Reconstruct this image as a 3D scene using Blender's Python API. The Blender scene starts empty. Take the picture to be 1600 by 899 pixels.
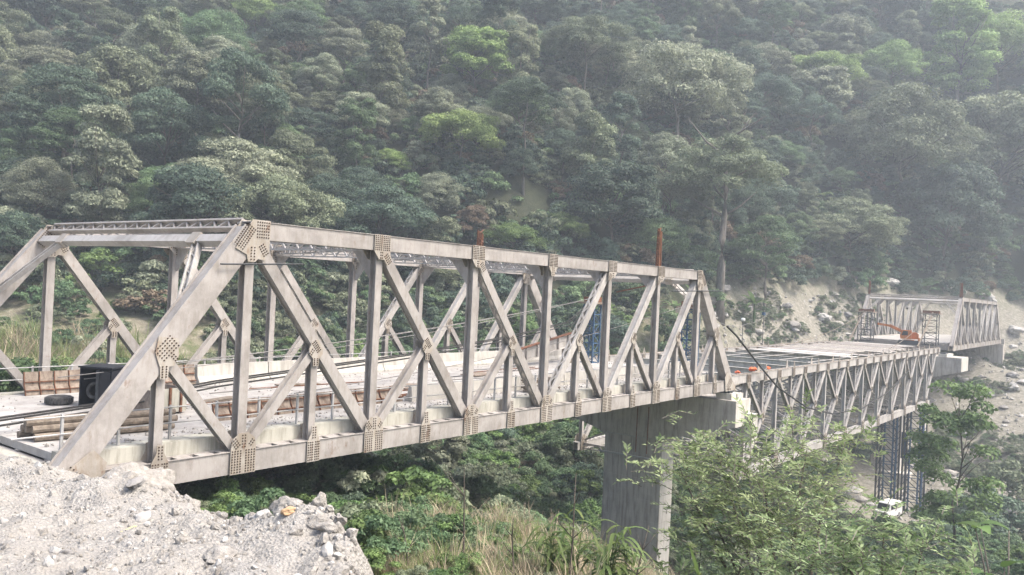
import bpy, math, random
import numpy as np
from mathutils import Vector, Matrix

scene = bpy.context.scene
COL = scene.collection

# ------------------------------------------------------------------ camera, sky, sun, exposure
CAM = np.array((-10.236, -22.765, 5.771))
YAW, PITCH, ROLL, FPX = 0.651582, 0.0049168, 0.0461297, 1292.99
FW = np.array((math.cos(PITCH)*math.cos(YAW), math.cos(PITCH)*math.sin(YAW), math.sin(PITCH)))
RT0 = np.array((math.sin(YAW), -math.cos(YAW), 0.0)); UP0 = np.cross(RT0, FW)
RT = RT0*math.cos(ROLL) + UP0*math.sin(ROLL); UP = -RT0*math.sin(ROLL) + UP0*math.cos(ROLL)
cam_data = bpy.data.cameras.new('camera'); cam = bpy.data.objects.new('camera', cam_data); COL.objects.link(cam)
cam.matrix_world = Matrix(((RT[0], UP[0], -FW[0], CAM[0]), (RT[1], UP[1], -FW[1], CAM[1]), (RT[2], UP[2], -FW[2], CAM[2]), (0, 0, 0, 1)))
cam_data.sensor_width = 36.0; cam_data.lens = 36.0*FPX/1600.0
cam_data.clip_start = 0.1; cam_data.clip_end = 3000
scene.camera = cam

SUN_EL, SUN_AZ = math.radians(57), math.radians(-66)      # azimuth measured from +X towards +Y
sun_dir = Vector((math.cos(SUN_EL)*math.cos(SUN_AZ), math.cos(SUN_EL)*math.sin(SUN_AZ), math.sin(SUN_EL)))
world = bpy.data.worlds.new('World'); scene.world = world; world.use_nodes = True
wn = world.node_tree.nodes; wl = world.node_tree.links; wn.clear()
sky = wn.new('ShaderNodeTexSky'); sky.sky_type = 'NISHITA'; sky.sun_disc = False
sky.sun_elevation = SUN_EL; sky.sun_rotation = math.radians(90) - SUN_AZ
sky.air_density = 1.0; sky.dust_density = 6.0; sky.ozone_density = 1.0
bg = wn.new('ShaderNodeBackground'); bg.inputs['Strength'].default_value = 0.15
wo = wn.new('ShaderNodeOutputWorld')
wl.new(sky.outputs[0], bg.inputs[0]); wl.new(bg.outputs[0], wo.inputs[0])
sd = bpy.data.lights.new('sun', 'SUN'); sd.energy = 2.0; sd.angle = math.radians(20); sd.color = (1.0, 0.95, 0.87)
sun = bpy.data.objects.new('sun', sd); COL.objects.link(sun); sun.location = (0, 0, 150)
sun.rotation_euler = sun_dir.to_track_quat('Z', 'Y').to_euler()
scene.view_settings.view_transform = 'Standard'; scene.view_settings.look = 'None'
scene.view_settings.gamma = 1.0; scene.view_settings.use_curve_mapping = False
scene.view_settings.exposure = 1.3
scene.render.engine = 'CYCLES'
scene.cycles.use_denoising = True
scene.cycles.max_bounces = 6; scene.cycles.volume_bounces = 2; scene.cycles.transparent_max_bounces = 4
scene.cycles.volume_max_steps = 64

# ------------------------------------------------------------------ helpers
RNG = random.Random(7)
NP = np.random.default_rng(11)

def link(o, parent=None):
    COL.objects.link(o)
    if parent is not None: o.parent = parent
    return o

def tag(o, label=None, cat=None, group=None, kind=None):
    if label: o['label'] = label
    if cat: o['category'] = cat
    if group: o['group'] = group
    if kind: o['kind'] = kind
    return o

def thing(name, label, cat, loc=(0, 0, 0), rz=0.0, group=None):
    o = bpy.data.objects.new(name, None); o.empty_display_size = 0.5
    o.location = loc; o.rotation_euler = (0, 0, rz); link(o)
    return tag(o, label, cat, group)

def mesh_obj(name, me, parent=None, loc=(0, 0, 0), rot=(0, 0, 0)):
    o = bpy.data.objects.new(name, me); o.location = loc; o.rotation_euler = rot
    return link(o, parent)

class MB:
    """collects shapes and turns them into one mesh"""
    def __init__(s): s.v = []; s.f = []
    def add(s, vs, fs):
        n = len(s.v); s.v += [tuple(map(float, p)) for p in vs]; s.f += [tuple(n+i for i in q) for q in fs]; return s
    def frame_box(s, o, a, b, c, la, lb, lc):
        """box centred on o with unit axes a,b,c and full sizes"""
        o = Vector(o); a = Vector(a)*la/2; b = Vector(b)*lb/2; c = Vector(c)*lc/2
        vs = [o+i*a+j*b+k*c for i in (-1, 1) for j in (-1, 1) for k in (-1, 1)]
        return s.add(vs, [(0, 1, 3, 2), (4, 6, 7, 5), (0, 4, 5, 1), (2, 3, 7, 6), (0, 2, 6, 4), (1, 5, 7, 3)])
    def box(s, x0, x1, y0, y1, z0, z1):
        return s.frame_box(((x0+x1)/2, (y0+y1)/2, (z0+z1)/2), (1, 0, 0), (0, 1, 0), (0, 0, 1), x1-x0, y1-y0, z1-z0)
    def bar(s, p, q, w, h, up=(0, 0, 1)):
        """box from p to q, w across, h along up"""
        p = Vector(p); q = Vector(q); d = q-p; L = d.length; d.normalize()
        u = Vector(up); r = d.cross(u)
        if r.length < 1e-4: r = d.cross(Vector((1, 0, 0)))
        r.normalize(); u = r.cross(d)
        return s.frame_box((p+q)/2, d, r, u, L, w, h)
    def tube(s, pts, r, n=6, cap=True):
        pts = [Vector(p) for p in pts]; rs = r if isinstance(r, (list, tuple)) else [r]*len(pts)
        base = len(s.v)
        for i, p in enumerate(pts):
            d = (pts[min(i+1, len(pts)-1)]-pts[max(i-1, 0)]).normalized()
            x = d.cross(Vector((0, 0, 1)))
            if x.length < 1e-3: x = d.cross(Vector((1, 0, 0)))
            x.normalize(); y = d.cross(x)
            for k in range(n):
                a = 2*math.pi*k/n; s.v.append(tuple(p+(x*math.cos(a)+y*math.sin(a))*rs[i]))
        for i in range(len(pts)-1):
            for k in range(n):
                s.f.append((base+i*n+k, base+i*n+(k+1) % n, base+(i+1)*n+(k+1) % n, base+(i+1)*n+k))
        if cap:
            s.f.append(tuple(base+k for k in range(n))[::-1]); s.f.append(tuple(base+(len(pts)-1)*n+k for k in range(n)))
        return s
    def prism(s, poly, y0, y1):
        """polygon in the XZ plane extruded along Y"""
        n = len(poly)
        return s.add([(x, y0, z) for x, z in poly]+[(x, y1, z) for x, z in poly],
                     [tuple(range(n)), tuple(range(2*n-1, n-1, -1))]+[(i, i+n, (i+1) % n+n, (i+1) % n) for i in range(n)])
    def prism_yz(s, poly, x0, x1):
        n = len(poly)
        return s.add([(x0, y, z) for y, z in poly]+[(x1, y, z) for y, z in poly],
                     [tuple(range(n))[::-1], tuple(range(n, 2*n))]+[(i, (i+1) % n, (i+1) % n+n, i+n) for i in range(n)])
    def lattice(s, p, q, up, depth, t=0.06, step=0.45, w=0.10):
        """laced strut: two flanges and a zigzag web in the plane of axis and up"""
        p = Vector(p); q = Vector(q); u = Vector(up).normalized()*depth/2; L = (q-p).length
        s.bar(p+u, q+u, w, t, up); s.bar(p-u, q-u, w, t, up)
        n = max(2, int(L/step)); 
        for i in range(n):
            a = p+(q-p)*(i/n); b = p+(q-p)*((i+1)/n); sg = 1 if i % 2 else -1
            s.bar(a+u*sg, b-u*sg, w*0.5, t*0.8, u)
        return s
    def mesh(s, name, mat=None, smooth=False):
        me = bpy.data.meshes.new(name); me.from_pydata(s.v, [], s.f); me.update()
        if mat: me.materials.append(mat)
        if smooth: me.polygons.foreach_set('use_smooth', [True]*len(me.polygons))
        return me
    def obj(s, name, mat, parent=None, loc=(0, 0, 0), rot=(0, 0, 0), smooth=False):
        return mesh_obj(name, s.mesh(name, mat, smooth), parent, loc, rot)

def np_mesh(name, verts, faces, mat=None, tint=None, smooth=False):
    """mesh from numpy arrays (faces all with the same corner count)"""
    me = bpy.data.meshes.new(name); nv = len(verts); nf, k = faces.shape
    me.vertices.add(nv); me.vertices.foreach_set('co', np.ascontiguousarray(verts, np.float32).ravel())
    me.loops.add(nf*k); me.loops.foreach_set('vertex_index', np.ascontiguousarray(faces, np.int32).ravel())
    me.polygons.add(nf); me.polygons.foreach_set('loop_start', np.arange(0, nf*k, k, dtype=np.int32))
    if smooth: me.polygons.foreach_set('use_smooth', np.ones(nf, bool))
    me.update(calc_edges=True); me.validate()
    if tint is not None:
        at = me.attributes.new('tint', 'FLOAT', 'POINT'); at.data.foreach_set('value', np.ascontiguousarray(tint, np.float32))
    if mat: me.materials.append(mat)
    return me

def _hash(i, j, seed):
    h = (i*374761393+j*668265263+seed*1442695041) & 0x7fffffff
    h = ((h ^ (h >> 13))*1274126177) & 0x7fffffff
    return ((h ^ (h >> 16)) & 0xffff)/65535.0
def vnoise(x, y, seed=0):
    x = np.asarray(x, float); y = np.asarray(y, float)
    i = np.floor(x).astype(np.int64); j = np.floor(y).astype(np.int64); fx = x-i; fy = y-j
    fx = fx*fx*(3-2*fx); fy = fy*fy*(3-2*fy)
    return ((_hash(i, j, seed)*(1-fx)+_hash(i+1, j, seed)*fx)*(1-fy)+(_hash(i, j+1, seed)*(1-fx)+_hash(i+1, j+1, seed)*fx)*fy)*2-1
def fbm(x, y, seed=0, octv=4):
    a = 1.0; r = 0
    for k in range(octv): r = r+a*vnoise(np.asarray(x)*2**k, np.asarray(y)*2**k, seed+k); a *= 0.5
    return r

# ------------------------------------------------------------------ materials
def new_mat(name):
    m = bpy.data.materials.new(name); m.use_nodes = True; nt = m.node_tree; nt.nodes.clear()
    out = nt.nodes.new('ShaderNodeOutputMaterial'); b = nt.nodes.new('ShaderNodeBsdfPrincipled')
    nt.links.new(b.outputs[0], out.inputs[0]); b.inputs['Specular IOR Level'].default_value = 0.3
    return m, nt, b, out
def noise(nt, scale, detail=6, rough=0.6, vec=None):
    n = nt.nodes.new('ShaderNodeTexNoise'); n.inputs['Scale'].default_value = scale
    n.inputs['Detail'].default_value = detail; n.inputs['Roughness'].default_value = rough
    if vec is not None: nt.links.new(vec, n.inputs['Vector'])
    return n.outputs[0]
def coord(nt, scale=(1, 1, 1), world_space=True):
    mp = nt.nodes.new('ShaderNodeMapping'); mp.inputs['Scale'].default_value = scale
    if world_space:
        g = nt.nodes.new('ShaderNodeNewGeometry'); nt.links.new(g.outputs['Position'], mp.inputs[0])
    else:
        g = nt.nodes.new('ShaderNodeTexCoord'); nt.links.new(g.outputs['Object'], mp.inputs[0])
    return mp.outputs[0]
def ramp(nt, fac, stops):
    r = nt.nodes.new('ShaderNodeValToRGB'); e = r.color_ramp.elements
    while len(e) < len(stops): e.new(0.5)
    for k, (p, c) in enumerate(stops): e[k].position = p; e[k].color = (*c, 1) if len(c) == 3 else c
    nt.links.new(fac, r.inputs[0]); return r.outputs[0]
def mix(nt, fac, a, b, mode='MIX'):
    m = nt.nodes.new('ShaderNodeMix'); m.data_type = 'RGBA'; m.blend_type = mode
    for sock, val in ((m.inputs[0], fac), (m.inputs[6], a), (m.inputs[7], b)):
        if isinstance(val, bpy.types.NodeSocket): nt.links.new(val, sock)
        else: sock.default_value = val if isinstance(val, (int, float)) else (*val, 1)
    return m.outputs[2]
def bump(nt, b, h, strength=0.4, dist=0.02):
    n = nt.nodes.new('ShaderNodeBump'); n.inputs['Strength'].default_value = strength; n.inputs['Distance'].default_value = dist
    nt.links.new(h, n.inputs['Height']); nt.links.new(n.outputs[0], b.inputs['Normal'])

def painted_steel(name, base, stain, rust_amt=0.6, rough=0.55):
    m, nt, b, _ = new_mat(name)
    n1 = noise(nt, 1.3, 8, 0.7, coord(nt)); n2 = noise(nt, 5.0, 8, 0.7, coord(nt, (1, 1, 0.22))); n3 = noise(nt, 2.2, 10, 0.75, coord(nt, (1, 1, 0.6)))
    c = mix(nt, ramp(nt, n1, [(0.3, (0, 0, 0)), (0.7, (1, 1, 1))]), base, tuple(x*0.86 for x in base))
    n5 = noise(nt, 0.55, 6, 0.7, coord(nt)); c = mix(nt, ramp(nt, n2, [(0.46, (0, 0, 0)), (0.68, (0.85, 0.85, 0.85))]), c, stain)
    c = mix(nt, ramp(nt, n5, [(0.45, (0, 0, 0)), (0.62, (0.45, 0.45, 0.45))]), c, tuple(x*0.55 for x in stain))
    r = ramp(nt, n3, [(0.60-0.03*rust_amt, (0, 0, 0)), (0.68, (rust_amt,)*3)])
    c = mix(nt, r, c, (0.16, 0.075, 0.035))
    nt.links.new(c, b.inputs['Base Color']); b.inputs['Roughness'].default_value = rough
    bump(nt, b, n1, 0.15, 0.01)
    return m
def rough_mat(name, c0, c1, scale=3, rough=0.9, bmp=0.5, bdist=0.02, vscale=(1, 1, 1), detail=8):
    m, nt, b, _ = new_mat(name)
    n = noise(nt, scale, detail, 0.68, coord(nt, vscale))
    nt.links.new(ramp(nt, n, [(0.32, c0), (0.68, c1)]), b.inputs['Base Color']); b.inputs['Roughness'].default_value = rough
    bump(nt, b, n, bmp, bdist)
    return m

STEEL = painted_steel('grey_painted_steel', (0.39, 0.365, 0.345), (0.26, 0.235, 0.21), 0.5)
STEEL_PALE = painted_steel('pale_painted_steel', (0.46, 0.44, 0.42), (0.32, 0.295, 0.265), 0.4)
GUSSET = painted_steel('stained_gusset_steel', (0.40, 0.37, 0.33), (0.29, 0.24, 0.18), 0.8)
BOLT = rough_mat('rusty_bolt', (0.020, 0.014, 0.011), (0.085, 0.05, 0.03), 6, 0.8)
RUST = rough_mat('rust', (0.07, 0.03, 0.018), (0.24, 0.11, 0.06), 5, 0.85)
RUST_FORM = rough_mat('rusty_formwork', (0.11, 0.075, 0.055), (0.36, 0.305, 0.25), 4.0, 0.85, vscale=(1, 1, 0.6))
BLUE = painted_steel('faded_blue_paint', (0.055, 0.12, 0.22), (0.05, 0.07, 0.09), 0.9)
DARKSTEEL = rough_mat('dark_steel', (0.02, 0.024, 0.028), (0.06, 0.065, 0.07), 5, 0.6)
BLACK = rough_mat('black_plastic', (0.006, 0.007, 0.011), (0.016, 0.019, 0.028), 4, 0.4, 0.1)
RUBBER = rough_mat('rubber', (0.03, 0.03, 0.03), (0.10, 0.098, 0.095), 8, 0.85)
CABLE = rough_mat('black_cable', (0.012, 0.012, 0.012), (0.05, 0.048, 0.045), 5, 0.7)
WIRE = rough_mat('steel_wire', (0.16, 0.15, 0.14), (0.3, 0.29, 0.28), 5, 0.6)
RAIL = painted_steel('galvanised_rail', (0.47, 0.47, 0.47), (0.3, 0.29, 0.27), 0.4)
ORANGE = painted_steel('orange_paint', (0.55, 0.17, 0.03), (0.25, 0.1, 0.04), 0.7)
ORANGE_CLOTH = rough_mat('orange_cloth', (0.45, 0.09, 0.035), (0.62, 0.16, 0.07), 6, 0.9)
WHITE_PAINT = rough_mat('white_paint', (0.55, 0.55, 0.54), (0.72, 0.72, 0.71), 3, 0.4, 0.05)
GLASS = rough_mat('dark_glass', (0.012, 0.014, 0.016), (0.02, 0.022, 0.025), 2, 0.12, 0.0)
WOOD = rough_mat('weathered_wood', (0.10, 0.08, 0.06), (0.28, 0.235, 0.19), 5, 0.9, vscale=(1, 1, 1))
def concrete(name, a, b_, stain):
    m, nt, b, _ = new_mat(name)
    n1 = noise(nt, 1.1, 10, 0.7, coord(nt)); n2 = noise(nt, 3.5, 8, 0.7, coord(nt, (1, 1, 0.1))); n3 = noise(nt, 25, 4, 0.6, coord(nt))
    c = ramp(nt, n1, [(0.3, a), (0.7, b_)])
    c = mix(nt, ramp(nt, n2, [(0.46, (0, 0, 0)), (0.68, (0.85, 0.85, 0.85))]), c, stain)
    nt.links.new(c, b.inputs['Base Color']); b.inputs['Roughness'].default_value = 0.92
    bump(nt, b, n3, 0.3, 0.01); return m
CONC_PIER = concrete('pier_concrete', (0.36, 0.33, 0.295), (0.50, 0.47, 0.43), (0.19, 0.168, 0.145))
CONC = concrete('pale_concrete', (0.42, 0.40, 0.36), (0.54, 0.52, 0.48), (0.30, 0.285, 0.25))
CONC_KERB = concrete('kerb_concrete', (0.36, 0.35, 0.30), (0.46, 0.45, 0.40), (0.21, 0.20, 0.165))
DUST = rough_mat('dusty_deck', (0.27, 0.255, 0.24), (0.43, 0.415, 0.395), 1.6, 0.95, 0.4)
BARK = rough_mat('grey_bark', (0.09, 0.078, 0.065), (0.22, 0.20, 0.175), 4, 0.95, vscale=(1, 1, 0.25))
BARK_DARK = rough_mat('dark_bark', (0.05, 0.042, 0.034), (0.13, 0.11, 0.09), 4, 0.95, vscale=(1, 1, 0.25))
ROCK = rough_mat('grey_rock', (0.25, 0.24, 0.23), (0.46, 0.45, 0.43), 2.2, 0.95, 0.8, 0.05, detail=12)
ROCK_DARK = rough_mat('dark_rock', (0.13, 0.125, 0.12), (0.29, 0.28, 0.27), 2.2, 0.95, 0.8, 0.05, detail=12)
CLOD = rough_mat('pale_clod', (0.22, 0.205, 0.185), (0.42, 0.40, 0.37), 4.5, 0.97, 1.0, 0.12, detail=12)
ROCK_TAN = rough_mat('tan_rock', (0.36, 0.23, 0.13), (0.48, 0.34, 0.22), 3.5, 0.95, 0.6, 0.03)

def leaf_mat(name, dark, light, trans=0.3, rnd=0.25):
    m = bpy.data.materials.new(name); m.use_nodes = True; nt = m.node_tree; nt.nodes.clear()
    out = nt.nodes.new('ShaderNodeOutputMaterial')
    at = nt.nodes.new('ShaderNodeAttribute'); at.attribute_name = 'tint'
    oi = nt.nodes.new('ShaderNodeObjectInfo')
    c = mix(nt, at.outputs['Fac'], dark, light)
    mr = nt.nodes.new('ShaderNodeMapRange'); nt.links.new(oi.outputs['Random'], mr.inputs[0])
    mr.inputs['To Min'].default_value = 1-rnd; mr.inputs['To Max'].default_value = 1+rnd
    hs = nt.nodes.new('ShaderNodeHueSaturation'); nt.links.new(c, hs.inputs['Color']); nt.links.new(mr.outputs[0], hs.inputs['Value'])
    mr2 = nt.nodes.new('ShaderNodeMapRange'); mt = nt.nodes.new('ShaderNodeMath'); mt.operation = 'FRACT'
    m7 = nt.nodes.new('ShaderNodeMath'); m7.operation = 'MULTIPLY'; m7.inputs[1].default_value = 7.31
    nt.links.new(oi.outputs['Random'], m7.inputs[0]); nt.links.new(m7.outputs[0], mt.inputs[0]); nt.links.new(mt.outputs[0], mr2.inputs[0])
    mr2.inputs['To Min'].default_value = 0.48; mr2.inputs['To Max'].default_value = 0.51
    nt.links.new(mr2.outputs[0], hs.inputs['Hue'])
    d = nt.nodes.new('ShaderNodeBsdfPrincipled'); d.inputs['Roughness'].default_value = 0.6; d.inputs['Specular IOR Level'].default_value = 0.25
    t = nt.nodes.new('ShaderNodeBsdfTranslucent'); ms = nt.nodes.new('ShaderNodeMixShader'); ms.inputs[0].default_value = trans
    nt.links.new(hs.outputs[0], d.inputs['Base Color']); nt.links.new(hs.outputs[0], t.inputs['Color'])
    nt.links.new(d.outputs[0], ms.inputs[1]); nt.links.new(t.outputs[0], ms.inputs[2]); nt.links.new(ms.outputs[0], out.inputs[0])
    return m
LEAF = dict(
    dark=leaf_mat('leaf_dark', (0.047, 0.080, 0.057), (0.128, 0.185, 0.126)),
    mid=leaf_mat('leaf_mid', (0.068, 0.118, 0.056), (0.168, 0.255, 0.129)),
    olive=leaf_mat('leaf_olive', (0.099, 0.121, 0.073), (0.234, 0.272, 0.171)),
    pale=leaf_mat('leaf_pale', (0.136, 0.157, 0.109), (0.318, 0.352, 0.244)),
    lime=leaf_mat('leaf_lime', (0.12, 0.195, 0.06), (0.33, 0.45, 0.17), rnd=0.12),
    bright=leaf_mat('leaf_bright', (0.075, 0.130, 0.046), (0.201, 0.299, 0.104), rnd=0.2),
    brown=leaf_mat('leaf_brown', (0.115, 0.09, 0.055), (0.23, 0.185, 0.125), rnd=0.15),
    willow=leaf_mat('leaf_willow', (0.09, 0.155, 0.055), (0.37, 0.46, 0.25), 0.4, 0.1),
    grass=leaf_mat('grass_green', (0.11, 0.16, 0.05), (0.28, 0.34, 0.14), 0.35, 0.2),
    dry=leaf_mat('grass_dry', (0.24, 0.20, 0.13), (0.50, 0.43, 0.30), 0.3, 0.2),
    banana=leaf_mat('leaf_banana', (0.12, 0.18, 0.07), (0.30, 0.37, 0.20), 0.35, 0.1),
)
# ------------------------------------------------------------------ terrain
CTRL = [(42.1, 229.7, 69.8),
    (69.6, 193.6, 68.9),
    (109.1, 150.0, 73.4),
    (150.5, 104.0, 78.0),
    (227.7, 68.5, 97.4),
    (313.9, 13.0, 121.0),
    (366.1, -39.0, 132.7),
    (20.1, 118.8, 16.4),
    (34.7, 96.3, 16.5),
    (59.8, 76.6, 20.8),
    (90.9, 55.5, 25.1),
    (167.6, 43.9, 38.7),
    (209.3, 27.1, 44.4),
    (255.3, 4.7, 50.3),
    (9.6, 66.8, -2.6),
    (21.0, 58.3, -1.2),
    (35.9, 52.0, -0.4),
    (55.9, 45.6, -1.0),
    (71.9, 39.4, -1.3),
    (90.5, 31.6, -1.2),
    (111.5, 28.7, 2.9),
    (114.6, 24.7, -1.3),
    (142.4, 21.2, -1.8),
    (140.8, 26.6, 4.2),
    (170.9, 23.4, 7.9),
    (194.4, 15.6, 8.0),
    (223.8, 0.1, 10.1),
    (141.9, 33.3, 14.7),
    (191.8, 22.2, 17.9),
    (197.6, -1.7, -3.3),
    (164.2, -0.8, -7.1),
    (143.1, -6.0, -13.5),
    (131.1, -3.4, -18.3),
    (125.2, -10.5, -18.0),
    (122.6, 1.1, -19.6),
    (27.3, 27.1, -9.6),
    (38.2, 22.8, -11.6),
    (48.2, 32.6, -9.8),
    (61.0, 22.5, -9.8),
    (51.0, 15.8, -12.6),
    (77.4, 24.1, -8.2),
    (84.4, 14.9, -13.0),
    (95.1, 10.8, -15.4),
    (122.0, 7.0, -20.0),
    (97.0, 2.0, -19.2),
    (108.0, 0.0, -19.6),
    (110.0, 14.0, -19.0),
    (44.0, 7.0, -15.0),
    (-10.0, -23.0, 4.1),
    (-6.0, -15.0, 1.2),
    (-2.0, -15.0, 1.2),
    (-8.0, -5.0, 0.7),
    (-20.0, 0.0, 0.5),
    (0.0, -3.0, 0.2),
    (-3.0, 3.0, 0.4),
    (0.0, 8.0, 0.4),
    (-10.0, 10.0, 0.4),
    (0.0, 16.0, 0.3),
    (-6.0, 25.0, 1.0),
    (4.0, 20.0, 0.0),
    (9.0, 28.0, -1.0),
    (3.5, -9.0, -0.9),
    (3.5, -4.0, -1.0),
    (6.0, 0.0, -2.2),
    (12.0, -6.0, -2.0),
    (9.0, -10.0, -1.6),
    (16.0, -4.0, -5.0),
    (10.0, -14.0, -2.6),
    (8.0, -19.0, -3.0),
    (20.0, -15.0, -8.0),
    (25.0, 5.0, -8.0),
    (15.0, 12.0, -4.0),
    (35.0, 5.0, -12.0),
    (32.0, 22.0, -9.0),
    (40.0, -10.0, -14.0),
    (60.0, -10.0, -16.0),
    (80.0, -15.0, -18.0),
    (95.0, -30.0, -16.0),
    (60.0, -40.0, -8.0),
    (30.0, -40.0, -1.0),
    (0.0, -40.0, 6.0),
    (130.0, -35.0, -10.0),
    (180.0, -40.0, 10.0),
    (150.0, -15.0, -12.0),
    (165.0, 14.0, -5.0),
    (150.0, 8.0, -11.0),
    (178.0, 7.0, -1.8),
    (189.0, 7.0, 0.3),
    (-40.0, -20.0, 4.0),
    (-50.0, 40.0, 10.0)]
CP = np.array(CTRL)
_n = len(CP); _D = np.hypot(CP[:, None, 0]-CP[None, :, 0], CP[:, None, 1]-CP[None, :, 1])
_A = np.zeros((_n+3, _n+3)); _A[:_n, :_n] = _D; _A[:_n, _n] = 1; _A[:_n, _n+1:] = CP[:, :2]; _A[_n:, :_n] = _A[:_n, _n:].T
CW = np.linalg.solve(_A, np.r_[CP[:, 2], 0, 0, 0])
def base_height(x, y):
    x = np.asarray(x, float); y = np.asarray(y, float); r = CW[_n]+CW[_n+1]*x+CW[_n+2]*y
    for k in range(_n): r = r+CW[k]*np.hypot(x-CP[k, 0], y-CP[k, 1])
    return r
def height(x, y):
    far = np.clip((np.hypot(np.asarray(x)-5, np.asarray(y)+8)-12)/40, 0, 1)
    h = base_height(x, y)+fbm(np.asarray(x)/9, np.asarray(y)/9, 3)*(0.25+1.0*far)
    h = h+fbm(np.asarray(x)/1.7, np.asarray(y)/1.7, 9, 3)*0.12
    return np.where(h > 112, 112+25*(1-np.exp(-(h-112)/25)), h)          # the ridge rounds off above the view

def warp(a, b, c, fine, n):
    t = np.linspace(0, 1, n); d = 1/(fine+np.abs(a+(b-a)*t-c)/ (b-a)); s = np.cumsum(d); s = (s-s[0])/(s[-1]-s[0]); return a+(b-a)*s
def grid_mesh(name, xs, ys, zf, mat):
    X, Y = np.meshgrid(xs, ys, indexing='ij'); Z = zf(X, Y); ny = len(ys)
    V = np.stack([X, Y, Z], -1).reshape(-1, 3)
    i = (np.arange(len(xs)-1)[:, None]*ny+np.arange(ny-1)[None, :]).ravel()
    F = np.stack([i, i+ny, i+ny+1, i+1], -1)
    return np_mesh(name, V, F, mat, smooth=True)

def ground_material():
    m, nt, b, _ = new_mat('earth_and_rubble')
    n1 = noise(nt, 0.12, 6, 0.6, coord(nt)); n2 = noise(nt, 1.5, 12, 0.75, coord(nt)); n3 = noise(nt, 7, 8, 0.7, coord(nt)); n4 = noise(nt, 0.45, 10, 0.8, coord(nt))
    soil = ramp(nt, n2, [(0.3, (0.10, 0.088, 0.062)), (0.55, (0.22, 0.20, 0.15)), (0.72, (0.34, 0.32, 0.265))])
    moss = ramp(nt, n3, [(0.3, (0.045, 0.06, 0.025)), (0.7, (0.14, 0.15, 0.075))])
    # valley floor and the cut slope below the far abutment are bare pale sand and rubble
    sep = nt.nodes.new('ShaderNodeSeparateXYZ'); g = nt.nodes.new('ShaderNodeNewGeometry'); nt.links.new(g.outputs['Position'], sep.inputs[0])
    xe = nt.nodes.new('ShaderNodeMath'); xe.operation = 'MULTIPLY_ADD'; nt.links.new(sep.outputs[2], xe.inputs[0]); xe.inputs[1].default_value = -2.0; nt.links.new(sep.outputs[0], xe.inputs[2])
    mx = nt.nodes.new('ShaderNodeMapRange'); nt.links.new(xe.outputs[0], mx.inputs[0]); mx.inputs['From Min'].default_value = 100; mx.inputs['From Max'].default_value = 118
    mz = nt.nodes.new('ShaderNodeMapRange'); nt.links.new(sep.outputs[2], mz.inputs[0]); mz.inputs['From Min'].default_value = 13; mz.inputs['From Max'].default_value = 6
    mm = nt.nodes.new('ShaderNodeMath'); mm.operation = 'MULTIPLY'; nt.links.new(mx.outputs[0], mm.inputs[0]); nt.links.new(mz.outputs[0], mm.inputs[1])
    sand = ramp(nt, n2, [(0.3, (0.085, 0.08, 0.062)), (0.5, (0.20, 0.188, 0.155)), (0.7, (0.34, 0.325, 0.285))])
    c = mix(nt, ramp(nt, n4, [(0.44, (0, 0, 0)), (0.56, (1, 1, 1))]), soil, moss)
    litter = ramp(nt, n2, [(0.3, (0.018, 0.024, 0.013)), (0.7, (0.05, 0.054, 0.03))])      # leaf mould under the wood
    sb_ = nt.nodes.new('ShaderNodeMath'); sb_.operation = 'MULTIPLY_ADD'; nt.links.new(mx.outputs[0], sb_.inputs[0]); sb_.inputs[1].default_value = -6; nt.links.new(sep.outputs[2], sb_.inputs[2])
    ml = nt.nodes.new('ShaderNodeMapRange'); nt.links.new(sb_.outputs[0], ml.inputs[0]); ml.inputs['From Min'].default_value = 3; ml.inputs['From Max'].default_value = 8
    c = mix(nt, ml.outputs[0], c, litter)
    c = mix(nt, mm.outputs[0], c, sand)
    nt.links.new(c, b.inputs['Base Color']); b.inputs['Roughness'].default_value = 0.97; bump(nt, b, n3, 0.8, 0.12)
    return m
gx = warp(-120, 420, 5, 0.06, 300); gy = warp(-120, 300, -5, 0.06, 300)
ground = mesh_obj('ground', grid_mesh('ground', gx, gy, lambda X, Y: np.where((X > -16) & (X < 2.2) & (Y < 18) & (Y > -30), np.minimum(height(X, Y), base_height(X, Y))-0.35, height(X, Y)), ground_material()))
tag(ground, kind='structure')

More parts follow.
